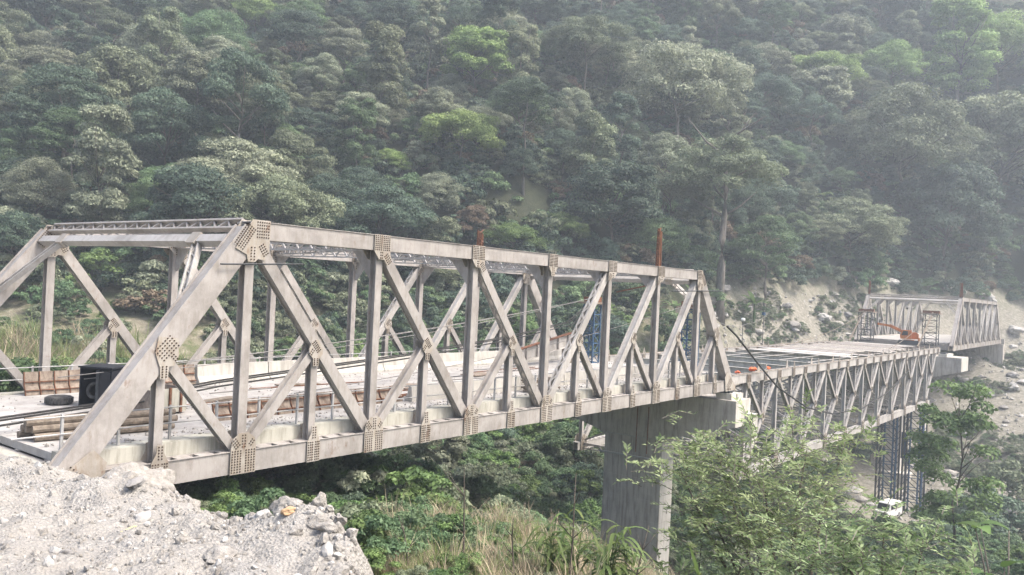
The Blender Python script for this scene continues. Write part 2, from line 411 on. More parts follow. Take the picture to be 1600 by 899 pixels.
# gravel bank at the near end of the bridge
def sstep(a, b, x): t = np.clip((x-a)/(b-a), 0, 1); return t*t*(3-2*t)
EDGE_Y = [-40, -23, -18, -15, -13.1, -11.9, -10.8, -9.5, -8.2, -7.2, -6.1, -3.2, -.7, 3]; EDGE_X = [-8, -8, -5.5, -2.6, -1.35, -.35, .25, .95, .85, .7, .65, 1.75, 2.8, 3.4]
def gravel_height(x, y):
    x = np.asarray(x, float); y = np.asarray(y, float)
    z = 0.62+0.055*np.clip(-y-1, 0, 14)+0.33*np.clip(-y-15.5, 0, 12)
    z = z-0.75*sstep(-0.8, 1.6, x)*sstep(-6.5, -2.0, y)                       # dips towards the bearing of the near truss
    z = np.where((y > -0.9) & (x > 0.25), np.minimum(z, -0.75), z)
    z = z-0.60*np.exp(-(((x-1.2)/1.6)**2+((y+6.3)/2.2)**2))
    z = z+0.34*np.exp(-(((x-0.2)/0.8)**2+((y+9.9)/1.0)**2))                  # heap on the lip
    z = z+0.35*np.exp(-(((x-0.2)/1.2)**2+((y+3.2)/1.2)**2))
    lump = fbm(x/2.3, y/2.3, 21, 5)*0.15+np.abs(fbm(x/1.0, y/1.0, 33, 5))*0.20-np.clip(fbm(x/0.5, y/0.5, 71, 3)-.25, 0, 1)*.16-.1+fbm(x/0.16, y/0.16, 44, 2)*0.018
    z = z+lump*np.where(y > 1, 0.25, 1.0)
    e = np.interp(y, EDGE_Y, EDGE_X)+fbm(x/0.9, y/0.9, 5, 3)*0.22
    z = z-np.clip(x-e, 0, 9)*1.25
    return z
def gravel_material():
    m, nt, b, _ = new_mat('pale_gravel')
    n1 = noise(nt, 0.9, 8, 0.7, coord(nt)); n2 = noise(nt, 9, 12, 0.8, coord(nt))
    v = nt.nodes.new('ShaderNodeTexVoronoi'); v.inputs['Scale'].default_value = 16; nt.links.new(coord(nt), v.inputs['Vector'])
    c = ramp(nt, n2, [(0.28, (0.19, 0.178, 0.162)), (0.5, (0.35, 0.335, 0.312)), (0.7, (0.48, 0.465, 0.44))])
    c = mix(nt, ramp(nt, n1, [(0.40, (0, 0, 0)), (0.62, (0.7, 0.7, 0.7))]), c, (0.31, 0.29, 0.26))
    c = mix(nt, ramp(nt, v.outputs['Distance'], [(0.2, (0, 0, 0)), (0.6, (0.35, 0.35, 0.35))]), c, (0.25, 0.24, 0.225))
    nt.links.new(c, b.inputs['Base Color']); b.inputs['Roughness'].default_value = 0.97
    ad = nt.nodes.new('ShaderNodeMath'); nt.links.new(n2, ad.inputs[0]); nt.links.new(v.outputs['Distance'], ad.inputs[1]); bump(nt, b, ad.outputs[0], 0.9, 0.05)
    return m
GRAVEL = gravel_material()
gravel = mesh_obj('gravel_bank', grid_mesh('gravel_bank', np.arange(-16, 7, 0.1), np.arange(-30, 17.5, 0.13), gravel_height, GRAVEL))
tag(gravel, kind='structure')

# ------------------------------------------------------------------ truss kit
H, W, P = 7.351, 13.77, 5.6
def member(kind, p, q, d, w, mat, name, parent, y=0.0, me=None):
    """steel member between two points of the truss plane (x,z): d deep in the plane, w across"""
    if me is None:
        b = MB(); p3 = Vector((p[0], 0, p[1])); q3 = Vector((q[0], 0, q[1])); u = (q3-p3).normalized(); n = Vector((-u.z, 0, u.x)); L = (q3-p3).length
        Y = Vector((0, 1, 0)); c = (p3+q3)/2; t = 0.03
        if kind == 'box':
            b.frame_box(c+Y*(w/2-t/2), u, n, Y, L, d, t); b.frame_box(c-Y*(w/2-t/2), u, n, Y, L, d, t)
            b.frame_box(c+n*(d/2-0.07), u, n, Y, L-0.1, t, w-2*t-0.004); b.frame_box(c-n*(d/2-0.07), u, n, Y, L-0.1, t, w-2*t-0.004)
        elif kind == 'H':
            b.frame_box(c+Y*(w/2-t/2), u, n, Y, L, d, t); b.frame_box(c-Y*(w/2-t/2), u, n, Y, L, d, t)
            b.frame_box(c, u, n, Y, L-0.02, t, w-2*t-0.004)
        elif kind == 'laced':
            for s in (-1, 1):
                b.frame_box(c+Y*s*(w/2-t/2), u, n, Y, L, d, t)
                for k in (-1, 1): b.frame_box(c+Y*s*(w/2-t-0.037)+n*k*(d/2-0.014), u, n, Y, L, 0.024, 0.07)
            m = max(3, int(L/0.42))
            for k in (-1, 1):
                for i in range(m):
                    a0 = p3+u*(L*i/m)+n*k*(d/2+0.011); a1 = p3+u*(L*(i+1)/m)+n*k*(d/2+0.011); s = 1 if i % 2 else -1
                    b.bar(a0+Y*s*(w/2-0.06), a1-Y*s*(w/2-0.06), 0.07, 0.02, n)
        me = b.mesh(name, mat)
    return mesh_obj(name, me, parent, (0, y, 0))

def chord(x0, x1, z, d, w, kind):
    """two webs with cover or batten plates along x"""
    b = MB(); t = 0.03
    for s in (-1, 1): b.box(x0, x1, s*w/2-t/2, s*w/2+t/2, z-d/2, z+d/2)
    if kind == 'top':
        b.box(x0, x1, -w/2+t/2+.002, w/2-t/2-.002, z+d/2-0.05, z+d/2-0.02)
    x = x0+0.05; L = 0.55 if kind == 'top' else 0.5; gap = 0.95 if kind == 'top' else 0.72
    while x < x1-0.3:
        e = min(x+L, x1)
        if kind != 'top': b.box(x, e, -w/2+t/2+.002, w/2-t/2-.002, z+d/2-0.045, z+d/2-0.015)
        b.box(x, e, -w/2+t/2+.002, w/2-t/2-.002, z-d/2+0.015, z-d/2+0.045)
        x += gap
    for s in (-1, 1):      # outstanding flange angles along the upper and lower edges
        b.box(x0, x1, s*(w/2+t/2+.001) if s > 0 else s*(w/2+t/2+.001)-0.035, s*(w/2+t/2+.001)+0.035 if s > 0 else s*(w/2+t/2+.001), z+d/2-0.022, z+d/2-0.002)
    return b

GK = {}
def rows(x0, x1, nx, z0, z1, nz): return [(x, z) for x in np.linspace(x0, x1, nx) for z in np.linspace(z0, z1, nz)]
def rot_rows(cx, cz, ang, nu, nv, s=0.085):
    c, sn = math.cos(ang), math.sin(ang)
    return [(cx+(i-(nu-1)/2)*s*c-(j-(nv-1)/2)*s*sn, cz+(i-(nu-1)/2)*s*sn+(j-(nv-1)/2)*s*c) for i in range(nu) for j in range(nv)]
def gusset_kind(kind, poly, bolts, half_w, br=0.025):
    g = MB(); b = MB(); y1 = -(half_w+0.022); g.prism(poly, y1, -half_w)
    for x, z in bolts:
        n = len(b.v)
        for yy, r in ((y1, br), (y1-0.022, br*0.85)):
            for k in range(6): b.v.append((x+r*math.cos(k*math.pi/3), yy, z+r*math.sin(k*math.pi/3)))
        b.f += [tuple(n+i for i in (6, 7, 8, 9, 10, 11))]+[(n+i, n+(i+1) % 6, n+(i+1) % 6+6, n+i+6) for i in range(6)]
    GK[kind] = (g.mesh('gusset_plate', GUSSET), b.mesh('bolts', BOLT))
def gusset(kind, x, z, y, parent, mirror=False, bolts=True):
    for side in (1, -1):                 # one plate on each face of the truss
        g = mesh_obj('gusset_plate', GK[kind][0], parent, (x, y, z)); g.scale = (-1 if mirror else 1, side, 1)
        if bolts: tag(mesh_obj('bolts', GK[kind][1], g), kind='stuff')
CD, TD, CWID = 0.72, 0.58, 0.46      # bottom chord depth, top chord depth, chord width
HW = CWID/2+0.06                     # gusset plates stand outside the chord webs
gusset_kind('bottom_major', [(-.46, -.37), (.46, -.37), (.46, .42), (.40, .74), (.16, .92), (-.16, .92), (-.40, .74), (-.46, .42)],
            rows(-.40, -.10, 4, -.30, .36, 9)+rows(.10, .40, 4, -.30, .36, 9)+rows(-.05, .05, 2, .48, .84, 5)+rot_rows(.29, .60, 0.9, 3, 2)+rot_rows(-.29, .60, -0.9, 4, 3), HW)
gusset_kind('bottom_minor', [(-.27, -.37), (.27, -.37), (.27, .33), (.12, .62), (.11, .86), (-.11, .86), (-.12, .62), (-.27, .33)],
            rows(-.22, -.05, 3, -.30, .30, 8)+rows(.07, .22, 3, -.30, .30, 8)+rows(-.05, .05, 2, .45, .80, 5), HW)
gusset_kind('top', [(-.36, .30), (.36, .30), (.36, -.32), (.16, -.58), (.14, -.74), (-.14, -.74), (-.16, -.58), (-.36, -.32)],
            rows(-.31, -.06, 4, -.26, .25, 8)+rows(.06, .31, 4, -.26, .25, 8)+rows(-.06, .06, 2, -.66, -.36, 4), HW)
gusset_kind('top_diag', [(-.40, .30), (.40, .30), (.40, -.30), (.46, -.72), (.28, -.84), (.10, -.62), (-.16, -.62), (-.40, -.32)],
            rows(-.34, -.06, 4, -.26, .25, 8)+rows(.06, .34, 4, -.26, .25, 8)+rows(-.08, .0, 2, -.56, -.36, 3)+rot_rows(.30, -.58, -0.95, 5, 3), HW)
gusset_kind('middle', [(-.20, .22), (.05, .34), (.30, .02), (.28, -.20), (.12, -.34), (.12, -.60), (-.12, -.60), (-.12, -.34), (-.30, -.16), (-.30, .02)],
            rot_rows(.0, .08, -0.92, 6, 3, .075)+rows(-.06, .06, 2, -.54, -.34, 4)+rot_rows(-.19, -.10, .9, 3, 2), 0.20)
gusset_kind('end_top', [(-.62, -.62), (-.05, .33), (.62, .33), (.62, -.66), (.46, -.95), (.20, -.92), (.10, -1.02), (-.16, -1.02), (-.22, -.80)],
            rot_rows(-.30, -.22, 0.97, 10, 5, .085)+rows(.14, .56, 6, -.22, .26, 6)+rot_rows(.40, -.62, -0.98, 5, 3)+rows(-.06, .06, 2, -.94, -.56, 5), HW)
gusset_kind('end_middle', [(-.22, .52), (.40, .46), (.44, -.05), (.30, -.34), (.14, -.36), (.12, -.72), (-.12, -.72), (-.14, -.38), (-.30, .05)],
            rot_rows(.05, .18, .78, 7, 5, .10)+rows(-.06, .06, 2, -.66, -.36, 5)+rot_rows(.30, -.10, -.8, 3, 2), 0.295)
gusset_kind('end_base', [(-.95, -.10), (.55, .95), (.95, .55), (.80, -.20), (.75, -.40), (-.85, -.40)],
            rot_rows(.16, .10, .86, 5, 9, .11)+rows(-.1, .6, 6, -.30, -.24, 2), HW+0.02)

def through_truss(name, label, X0, zb, p, n, bolts=True):
    """subdivided Pratt through truss, both sides with portals, sway frames and laterals"""
    root = thing(name, label, 'bridge', (X0, 0, zb))
    top = H; mid = 0.475*H; L = p*n; h = n//2; shared = {}
    def both(key, make):
        a = make(None, 0.0); make(a.data, W); return a
    for nm, x0, x1, z, d, k in (('bottom_chord', -0.2, L+0.25, 0, CD, 'bottom'), ('top_chord', p-0.05, L-p+0.05, top, TD, 'top')):
        me = chord(x0, x1, z, d, CWID, k).mesh(nm, STEEL)
        for y in (0, W): mesh_obj(nm, me, root, (0, y, 0))
    for s in (0, 1):
        X = (lambda x: L-x) if s else (lambda x: x)
        for k in range(h):
            xm = (k+0.5)*p
            if k == 0:
                both('e', lambda me, y: member('box', (X(0.05), 0.12), (X(p), top-0.06), 0.74, 0.54, STEEL, 'end_post', root, y, me))
            else:
                both('d', lambda me, y: member('laced' if k == h-1 else 'box', (X(k*p+.12), top-.25), (X((k+1)*p-.12), .32), 0.40, 0.36, STEEL_PALE if s else STEEL, 'diagonal', root, y, me))
            both('s', lambda me, y: member('H' if k else 'box', (X(xm+(.14 if k == 0 else -.12)), mid-.15), (X((k+1)*p-.2 if k == 0 else k*p+.2), .38), 0.30, 0.30, STEEL, 'strut', root, y, me))
            both('h', lambda me, y: member('H', (X(xm), .2), (X(xm), mid-.2), 0.27, 0.30, STEEL, 'hanger', root, y, me))
            for y in (0, W):
                gusset('end_middle' if k == 0 else 'middle', X(xm), mid, y, root, bool(s), bolts)
                gusset('bottom_minor', X(xm), 0, y, root, bool(s), bolts)
                if k == 0: gusset('end_base', X(0.3), 0.02, y, root, bool(s), bolts)
    for k in range(1, n):
        both('p', lambda me, y: member('H', (k*p, .2), (k*p, top-.15), 0.32, 0.34, STEEL, 'post', root, y, me))
        for y in (0, W):
            gusset('bottom_major', k*p, 0, y, root, False, bolts)
            gusset('end_top' if k in (1, n-1) else ('top' if k == h else 'top_diag'), k*p, top, y, root, k > h, bolts)
    # portals in the plane of the end posts
    for s in (0, 1):
        X = (lambda x: L-x) if s else (lambda x: x)
        ax = Vector((X(0)-X(p), 0, -top)).normalized(); nrm = Vector((0, 1, 0)).cross(ax)
        t0 = Vector((X(p-0.05), 0, top+0.12))
        MB().lattice(t0+Vector((0, .3, .04)), t0+Vector((0, W-.3, .04)), ax, 0.36, 0.07, 0.4, 0.22).obj('portal_lattice', STEEL, root)
        b0 = t0+ax*0.62; MB().bar(b0+Vector((0, .3, 0)), b0+Vector((0, W-.3, 0)), 0.30, 0.30, ax).obj('portal_beam', STEEL_PALE, root)
        for y, sg in ((0.3, 1), (W-.3, -1)):
            MB().lattice(b0+Vector((0, y+sg*2.0-.3*sg, 0))+ax*.15, b0+ax*2.6+Vector((0, y, 0)), Vector((0, sg*0.6, 0))+ax*.4, 0.26, 0.05, 0.4, 0.2).obj('knee_brace', STEEL_PALE, root)
            MB().frame_box(b0+Vector((0, y+sg*1.9, 0)), ax, (0, 1, 0), nrm, 0.46, 0.5, 0.34).obj('gusset_plate', GUSSET, root)
    for k in range(2, n-1):
        b = MB(); b.lattice((k*p, .25, top-.05), (k*p, W-.25, top-.05), (0, 0, 1), 0.46, 0.06, 0.42, 0.16); b.obj('sway_strut', STEEL_PALE, root)
        for y, sg in ((0.2, 1), (W-.2, -1)):
            MB().prism_yz([(y, top-.3), (y+sg*1.15, top-.3), (y+sg*.95, top-.42), (y+sg*.12, top-1.35), (y, top-1.35)] if sg > 0 else
                          [(y, top-.3), (y, top-1.35), (y-.12, top-1.35), (y-.95, top-.42), (y-1.15, top-.3)], k*p-.02, k*p+.02).obj('knee_brace', STEEL, root)
    for k in range(1, n-1):
        for a, c in ((0.25, W-.25), (W-.25, 0.25)):
            MB().lattice((k*p+.1, a, top-.12+(.13 if a > 1 else 0)), ((k+1)*p-.1, c, top-.12+(.13 if a > 1 else 0)), (0, 0, 1), 0.2, 0.05, 0.4, 0.10).obj('lateral_brace', STEEL, root)
    # floor: cross beams and stringers
    fb = MB().box(-.16, .16, .32, W-.32, .44, .47).box(-.16, .16, .32, W-.32, -.32, -.29).box(-.015, .015, .32, W-.32, -.288, .438).mesh('floor_beam', STEEL)
    for k in range(2*n+1): mesh_obj('floor_beam', fb, root, (max(0.2, min(L-.2, k*p/2)), 0, 0))
    sb = MB().box(0.3, L-.2, -.1, .1, .50, .52).box(0.3, L-.2, -.012, .012, .474, .498).mesh('stringer', STEEL)
    for y in np.linspace(1.2, W-1.2, 7): mesh_obj('stringer', sb, root, (0, y, 0))
    return root

bridge1 = through_truss('truss_bridge', 'long grey through truss bridge span nearest the gravel bank', 0, 0, P, 8)

# deck of the near span
L1 = P*8
MB().box(0.35, L1-.1, 1.0, W-.9, .525, .75).obj('deck_slab', DUST, bridge1)
MB().box(0.35, L1-.1, .36, .98, .52, .80).obj('walkway_slab', CONC_KERB, bridge1)
kb = MB(); kb.box(1.1, L1-.1, .30, .355, .22, .78); kb.obj('kerb', CONC_KERB, bridge1)
MB().box(1.1, L1-.1, .31, .35, -.28, .21).obj('edge_beam', STEEL_PALE, bridge1)
MB().box(0.35, L1-.1, W-.88, W-.36, .52, .80).obj('walkway_slab', CONC_KERB, bridge1)
def nj(w0, w1, hgt): return [(0, 0), (w0, 0), (w0, .10), (w0-.16, .34), (w0-.22, hgt), (w0-.22-w1, hgt), (0, .25)]
def barrier(name, x0, x1, y, sgn, mat, hgt=.88):
    prof = [(y+sgn*a, .755+c) for a, c in nj(.45, .18, hgt)]
    if sgn < 0: prof = prof[::-1]
    b = MB(); b.prism_yz(prof[::-1], x0, x1); return b.obj(name, mat, bridge1)
xs = 11.9
while xs < L1-2:                        # far concrete barrier cast in lengths
    barrier('parapet', xs, min(xs+3.95, L1-.3), 12.75, -1, CONC); xs += 4.0
xs = 16.0
while xs < L1-2:
    barrier('parapet', xs, min(xs+3.95, L1-.3), 2.45, 1, CONC, .66); xs += 4.0
def railing(y, x0, x1, z0, step):
    x = x0; pm = MB().box(-.035, .035, -.035, .035, 0, 1.04).mesh('rail_post', RAIL)
    while x <= x1: mesh_obj('rail_post', pm, bridge1, (x, y, z0)); x += step
    for hgt in (0.5, 0.98):
        MB().tube([(x0-1.3, y-.045, z0+hgt), (x1, y-.045, z0+hgt)], .024, 6).obj('rail', RAIL, bridge1)
railing(.66, 0.45, 43.5, .803, 1.59)
railing(W-.60, 0.2, 43.5, .803, 1.56)

# ------------------------------------------------------------------ deck truss span (still without a slab)
def deck_truss():
    z0, z1, p2 = -6.62, 0.30, 6.35; X = lambda k: 48.0+p2*k
    root = thing('deck_truss_bridge', 'middle truss span with open floor beams hanging below deck level', 'bridge', (0, 0, 0))
    me_t = chord(45.0, 119.6, z1, .62, .44, 'top').mesh('top_chord', STEEL_PALE); me_b = chord(47.2, 113.6, z0, .66, .44, 'bottom').mesh('bottom_chord', STEEL_PALE)
    zm = (z0+z1)/2+.35
    for y in (0, W):
        mesh_obj('top_chord', me_t, root, (0, y, 0)); mesh_obj('bottom_chord', me_b, root, (0, y, 0))
    def both(fn):
        a = fn(None, 0); fn(a.data, W)
    for k in range(12):
        if k > 0:
            both(lambda me, y: member('laced', (X(k)-.1, z1-.1), (X(k-1)+.15, z0+.25), .36, .34, STEEL_PALE, 'diagonal', root, y, me))
            xm = X(k)-p2*.47
            both(lambda me, y: member('H', (X(k-1)+.2, z1-.2), (xm-.05, zm), .26, .28, STEEL, 'strut', root, y, me))
            both(lambda me, y: member('H', (xm, z1-.2), (xm, zm), .22, .26, STEEL, 'hanger', root, y, me))
            for y in (0, W):
                gusset('middle', xm, zm, y, root); gusset('bottom_minor', xm, z1, y, root)
        if k < 11: both(lambda me, y: member('H', (X(k), z1-.2), (X(k), z0+.2), .27, .30, STEEL_PALE, 'post', root, y, me))
        for y in (0, W):
            gusset('top', X(k), z1, y, root)
            if k < 11: gusset('bottom_major', X(k), z0, y, root)
        b = MB(); b.box(-.15, .15, .28, W-.28, .26, .30).box(-.15, .15, .28, W-.28, -.36, -.32).box(-.015, .015, .28, W-.28, -.318, .258)
        mesh_obj('floor_beam', b.mesh('floor_beam', CONC), root, (X(k), 0, z1-.1))
        if k < 11:
            MB().lattice((X(k), .3, z0), (X(k), W-.3, z0), (0, 0, 1), .4, .06, .6, .12).obj('sway_strut', STEEL, root)
            MB().bar((X(k), .2, z0+.4), (X(k), W-.2, z1-.5), .14, .14).obj('sway_brace', STEEL, root)
            MB().bar((X(k)+.16, W-.2, z0+.4), (X(k)+.16, .2, z1-.5), .14, .14).obj('sway_brace', STEEL, root)
        if k < 10:
            MB().bar((X(k), .3, z0-.1), (X(k+1), W-.3, z0-.1), .16, .14).obj('lateral_brace', STEEL, root)
            MB().bar((X(k), W-.3, z0+.06), (X(k+1), .3, z0+.06), .16, .14).obj('lateral_brace', STEEL, root)
    st = MB()
    for y in np.linspace(1.6, W-1.6, 5):
        MB().box(X(3), 119, y-.1, y+.1, .50, .54).obj('stringer', STEEL, root)
    # deck plates and rebar laid on the farther half
    x = 79.0
    while x < 118:
        w_ = RNG.uniform(2.2, 3.6)
        MB().box(x, x+w_, RNG.uniform(.6, 3.5), W-RNG.uniform(.6, 2.5), .545, .60).obj('deck_plate', RNG.choice([DUST, CONC, STEEL_PALE, DUST]), root); x += w_+RNG.uniform(.1, .8)
    for i in range(12):
        x = 86+i*2.7; MB().bar((x, .7, .64), (x+.05, W-1, .64), .04, .04).obj('rebar', RUST, root)
    for y in (-.16, W+.16):
        MB().box(45.2, 119.4, y-.06, y+.06, .616, .66).obj('timber_runner', WOOD, root)
    MB().lattice((44.3, 0, -2.95), (48.1, 0, z0+.35), (1, 0, .55), .4, .08, .5, .3).obj('end_strut', STEEL, root)
    return root
bridge2 = deck_truss()

bridge3 = through_truss('truss_bridge', 'far pale through truss span landing on the opposite rocky slope', 129.6, 0.25, 6.5, 8, bolts=False)
bridge3.scale = (1, 1, 1.03)
MB().box(0.3, 51.8, .5, W-.5, .525, .74).obj('deck_slab', DUST, bridge3)
MB().box(0.3, 51.8, .30, .34, -.45, .9).obj('edge_beam', CONC, bridge3)
MB().box(0.3, 51.8, W-.34, W-.30, -.45, .9).obj('edge_beam', CONC, bridge3)

# ------------------------------------------------------------------ piers and abutments
def pier(name, label, X, zt, zb, capx, y0, y1, c0, c1, cx, tipd, rootd, foot=None):
    root = thing(name, label, 'pier', (X, 0, zb))
    t = zt-zb
    MB().prism_yz([(y0, t-tipd), (c0, t-rootd), (c1, t-rootd), (y1, t-tipd), (y1, t), (y0, t)], -capx/2, capx/2).obj('pier_cap', CONC_PIER, root)
    MB().box(-cx/2, cx/2, c0+.08, c1-.08, 0, t-rootd-.002).obj('column', CONC_PIER, root)
    # board-marked formwork panels standing a few millimetres proud on the faces turned to the bank
    ys = np.linspace(y0, y1, 15)
    for a0, a1 in zip(ys[:-1], ys[1:]):
        lo = lambda yy: float(np.interp(yy, [y0, c0, c1, y1], [t-tipd, t-rootd, t-rootd, t-tipd]))+.02
        mid_ = [max(lo(q), t-tipd*.55) for q in (a0, a1)]
        for zl, zh in (((lo(a0), lo(a1)), (mid_[0]-.012, mid_[1]-.012)), (mid_, (t-.03, t-.03))):
            MB().prism_yz([(a0+.012, zl[0]), (a1-.012, zl[1]), (a1-.012, zh[1]), (a0+.012, zh[0])], -capx/2-.012-RNG.uniform(0, .008), -capx/2+.01).obj('panel', CONC_PIER, root)
    zz = t-rootd-.1
    while zz > 1.0:
        for a0, a1 in ((c0+.09, (c0+c1)/2-.01), ((c0+c1)/2+.01, c1-.09)): MB().box(-cx/2-.012-RNG.uniform(0, .008), -cx/2+.01, a0, a1, zz-1.46, zz).obj('panel', CONC_PIER, root)
        MB().box(-cx/2+.02, cx/2-.02, c0+.07-RNG.uniform(0, .006), c0+.09, zz-1.46, zz).obj('panel', CONC, root)
        zz -= 1.5
    MB().prism_yz([(y0-.012, t-tipd+.01), (y0+.01, t-tipd+.01), (y0+.01, t-.01), (y0-.012, t-.01)], -capx/2+.02, capx/2-.02).obj('panel', CONC, root)
    for zz in (t-rootd-.06, t-rootd-1.55):
        MB().box(-cx/2-.10, cx/2+.10, c0-.06, c0+.06, zz-.05, zz+.05).box(-cx/2-.14, -cx/2-.02, c0-.3, c1+.3, zz-.05, zz+.05).obj('form_tie_beam', RAIL, root)
    for y in (-.1, W):
        MB().box(-capx/2+.35, -.1, y-.55, y+.55, t+.002, t+.42).obj('bearing_block', CONC, root)
        MB().box(-capx/2+.5, -.25, y-.35, y+.35, t+.424, t+.58).obj('bearing', DARKSTEEL, root)
        MB().box(.1, capx/2-.15, y-.55, y+.55, t+.002, t+.36).obj('bearing_block', CONC, root)
    if foot: MB().box(-foot[0], foot[0], c0-foot[1], c1+foot[1], -1.5, foot[2]).obj('footing', CONC, root)
    return root
pier1 = pier('bridge_pier', 'dark stained concrete hammerhead pier under the end of the near span', 44.95, -.95, -17.5, 2.6, -1.15, W+1.2, 4.3, 9.2, 1.9, 1.8, 3.4)
MB().box(.3, 1.2, -1.75, -1.155, 13.6, 15.6).obj('shear_block', CONC, pier1)
for k in range(2): MB().tube([(-1.33, 6.3-k*.9, 12.0), (-1.35, 6.25-k*.9, 15.4-k*.0)], .04, 6).obj('drain_pipe', RUST, pier1)
pier2 = pier('bridge_pier', 'pale concrete hammerhead pier under the far span, van beside its footing', 124.8, -.75, -20.6, 5.6, -2.6, W+2.0, 5.2, 9.4, 2.4, 2.0, 4.2, (2.6, 1.6, 2.2))
ab = thing('abutment', 'low concrete abutment under the near end of the bridge', 'abutment', (0, 0, 0))
MB().box(-.9, .15, -.6, W+.6, -3, .50).box(.155, 1.3, -.6, W+.6, -3, -.62).obj('seat', CONC_KERB, ab)
ab2 = thing('abutment', 'concrete abutment where the far span meets the slope', 'abutment', (181.5, 0, 0))
MB().box(0, 2.2, -.8, W+.8, -5, -.3).box(1.2, 2.2, -.8, W+.8, -.295, .75).obj('seat', CONC_PIER, ab2)
# rods wedged behind the upper joints, and erection rods
MB().tube([(4.4, -.42, 6.2), (7.5, -.42, 6.36)], .03, 6).obj('rod', DARKSTEEL, bridge1)
MB().tube([(34.8, -.42, 6.24), (42.3, -.42, 6.46)], .04, 6).obj('rod', DARKSTEEL, bridge1)
MB().tube([(33.6, .6, 6.5), (44.5, 9.0, 6.1)], .05, 6).obj('rod', RUST, bridge1)

# ------------------------------------------------------------------ temporary works on the deck
def lattice_tower(name, label, x, y, z, w, hgt, mat, levels, group=None, platform=True):
    root = thing(name, label, 'tower', (x, y, z), 0, group)
    r = w/2; dz = hgt/levels
    for sx in (-1, 1):
        for sy in (-1, 1): MB().box(sx*r-.05, sx*r+.05, sy*r-.05, sy*r+.05, 0, hgt).obj('leg', mat, root)
    for k in range(levels+1):
        zz = k*dz+.03
        for a, c in (((-r, -r), (r, -r)), ((r, -r), (r, r)), ((r, r), (-r, r)), ((-r, r), (-r, -r))):
            MB().bar((a[0], a[1], zz), (c[0], c[1], zz), .05, .07).obj('crossbar', mat, root)
            if k < levels: MB().bar((a[0], a[1], zz) if k % 2 else (c[0], c[1], zz), (c[0], c[1], zz+dz) if k % 2 else (a[0], a[1], zz+dz), .04, .05).obj('brace', mat, root)
    if platform:
        MB().box(-r-.35, r+.35, -r-.35, r+.35, hgt+.08, hgt+.22).obj('saddle_platform', RUST_FORM, root)
        MB().box(-.25, .25, -r-.2, r+.2, hgt+.225, hgt+.6).obj('cable_saddle', RUST, root)
    return root
lattice_tower('cable_tower', 'faded blue lattice tower on deck beyond the far parapet side of the near pier', 42.6, 9.9, .755, .9, 4.3, BLUE, 6)
lattice_tower('cable_tower', 'faded blue lattice tower behind the last near post of the near span', 44.0, 2.6, .755, .9, 4.3, BLUE, 6)
lattice_tower('cable_tower', 'dark lattice tower at left side of the far portal', 126.6, 11.6, .62, 1.9, 4.4, DARKSTEEL, 5)
lattice_tower('cable_tower', 'dark lattice tower right of the orange crane', 127.2, 2.5, .62, 1.9, 4.6, DARKSTEEL, 5)
tag(MB().bar((39.9, 10.6, .76), (42.3, 9.9, 4.9), .16, .2).obj('rusty_prop', RUST), 'rusty inclined steel prop leaning against the blue tower', 'prop')
tag(MB().bar((42.2, 3.6, .76), (43.9, 3.3, 4.7), .15, .18).obj('rusty_prop', RUST), 'short rusty prop beside the tower behind the end posts', 'prop')
tag(MB().bar((117.5, 2.3, .62), (126.7, 2.2, 5.5), .16, .2).obj('timber_prop', WOOD), 'long pale pole leaning on dark tower by the orange crane', 'prop')
tag(MB().bar((120.5, 12.4, .62), (126.4, 12.0, 5.3), .16, .2).obj('timber_prop', WOOD), 'pale pole leaning on dark tower at left of far portal', 'prop')

def rust_mast(label, x, y, z, hgt, w=.5):
    root = thing('rusty_mast', label, 'mast', (x, y, z), 0, 'rusty bundled masts on the top chords'); r = w/2
    for i in range(7):
        a = RNG.uniform(-r, r); c = RNG.uniform(-r*.6, r*.6)
        MB().bar((a, c, 0), (a+RNG.uniform(-.08, .08), c+RNG.uniform(-.05, .05), hgt*RNG.uniform(.88, 1.0)), .09, .06, (1, 0, 0)).obj('angle_bar', RUST, root)
    for k in range(6):
        zz = hgt*(k+.5)/6; MB().bar((-r, -.05, zz), (r, .05, zz+(.22 if k % 2 else -.22)), .05, .06).obj('lacing', RUST, root)
    return root
rust_mast('tall rusty bundled mast on near top chord of the near span', 33.7, 0, 7.66, 2.25, .55)
rust_mast('short rusty bundled mast showing above top chord beside the brown tree', 33.9, W, 7.66, 2.25, .5)
rust_mast('rusty mast above left corner of the far portal', 136.3, W, 8.15, 2.3, .6)
rust_mast('rusty mast above right corner of the far portal', 136.3, 0, 8.15, 2.3, .8)

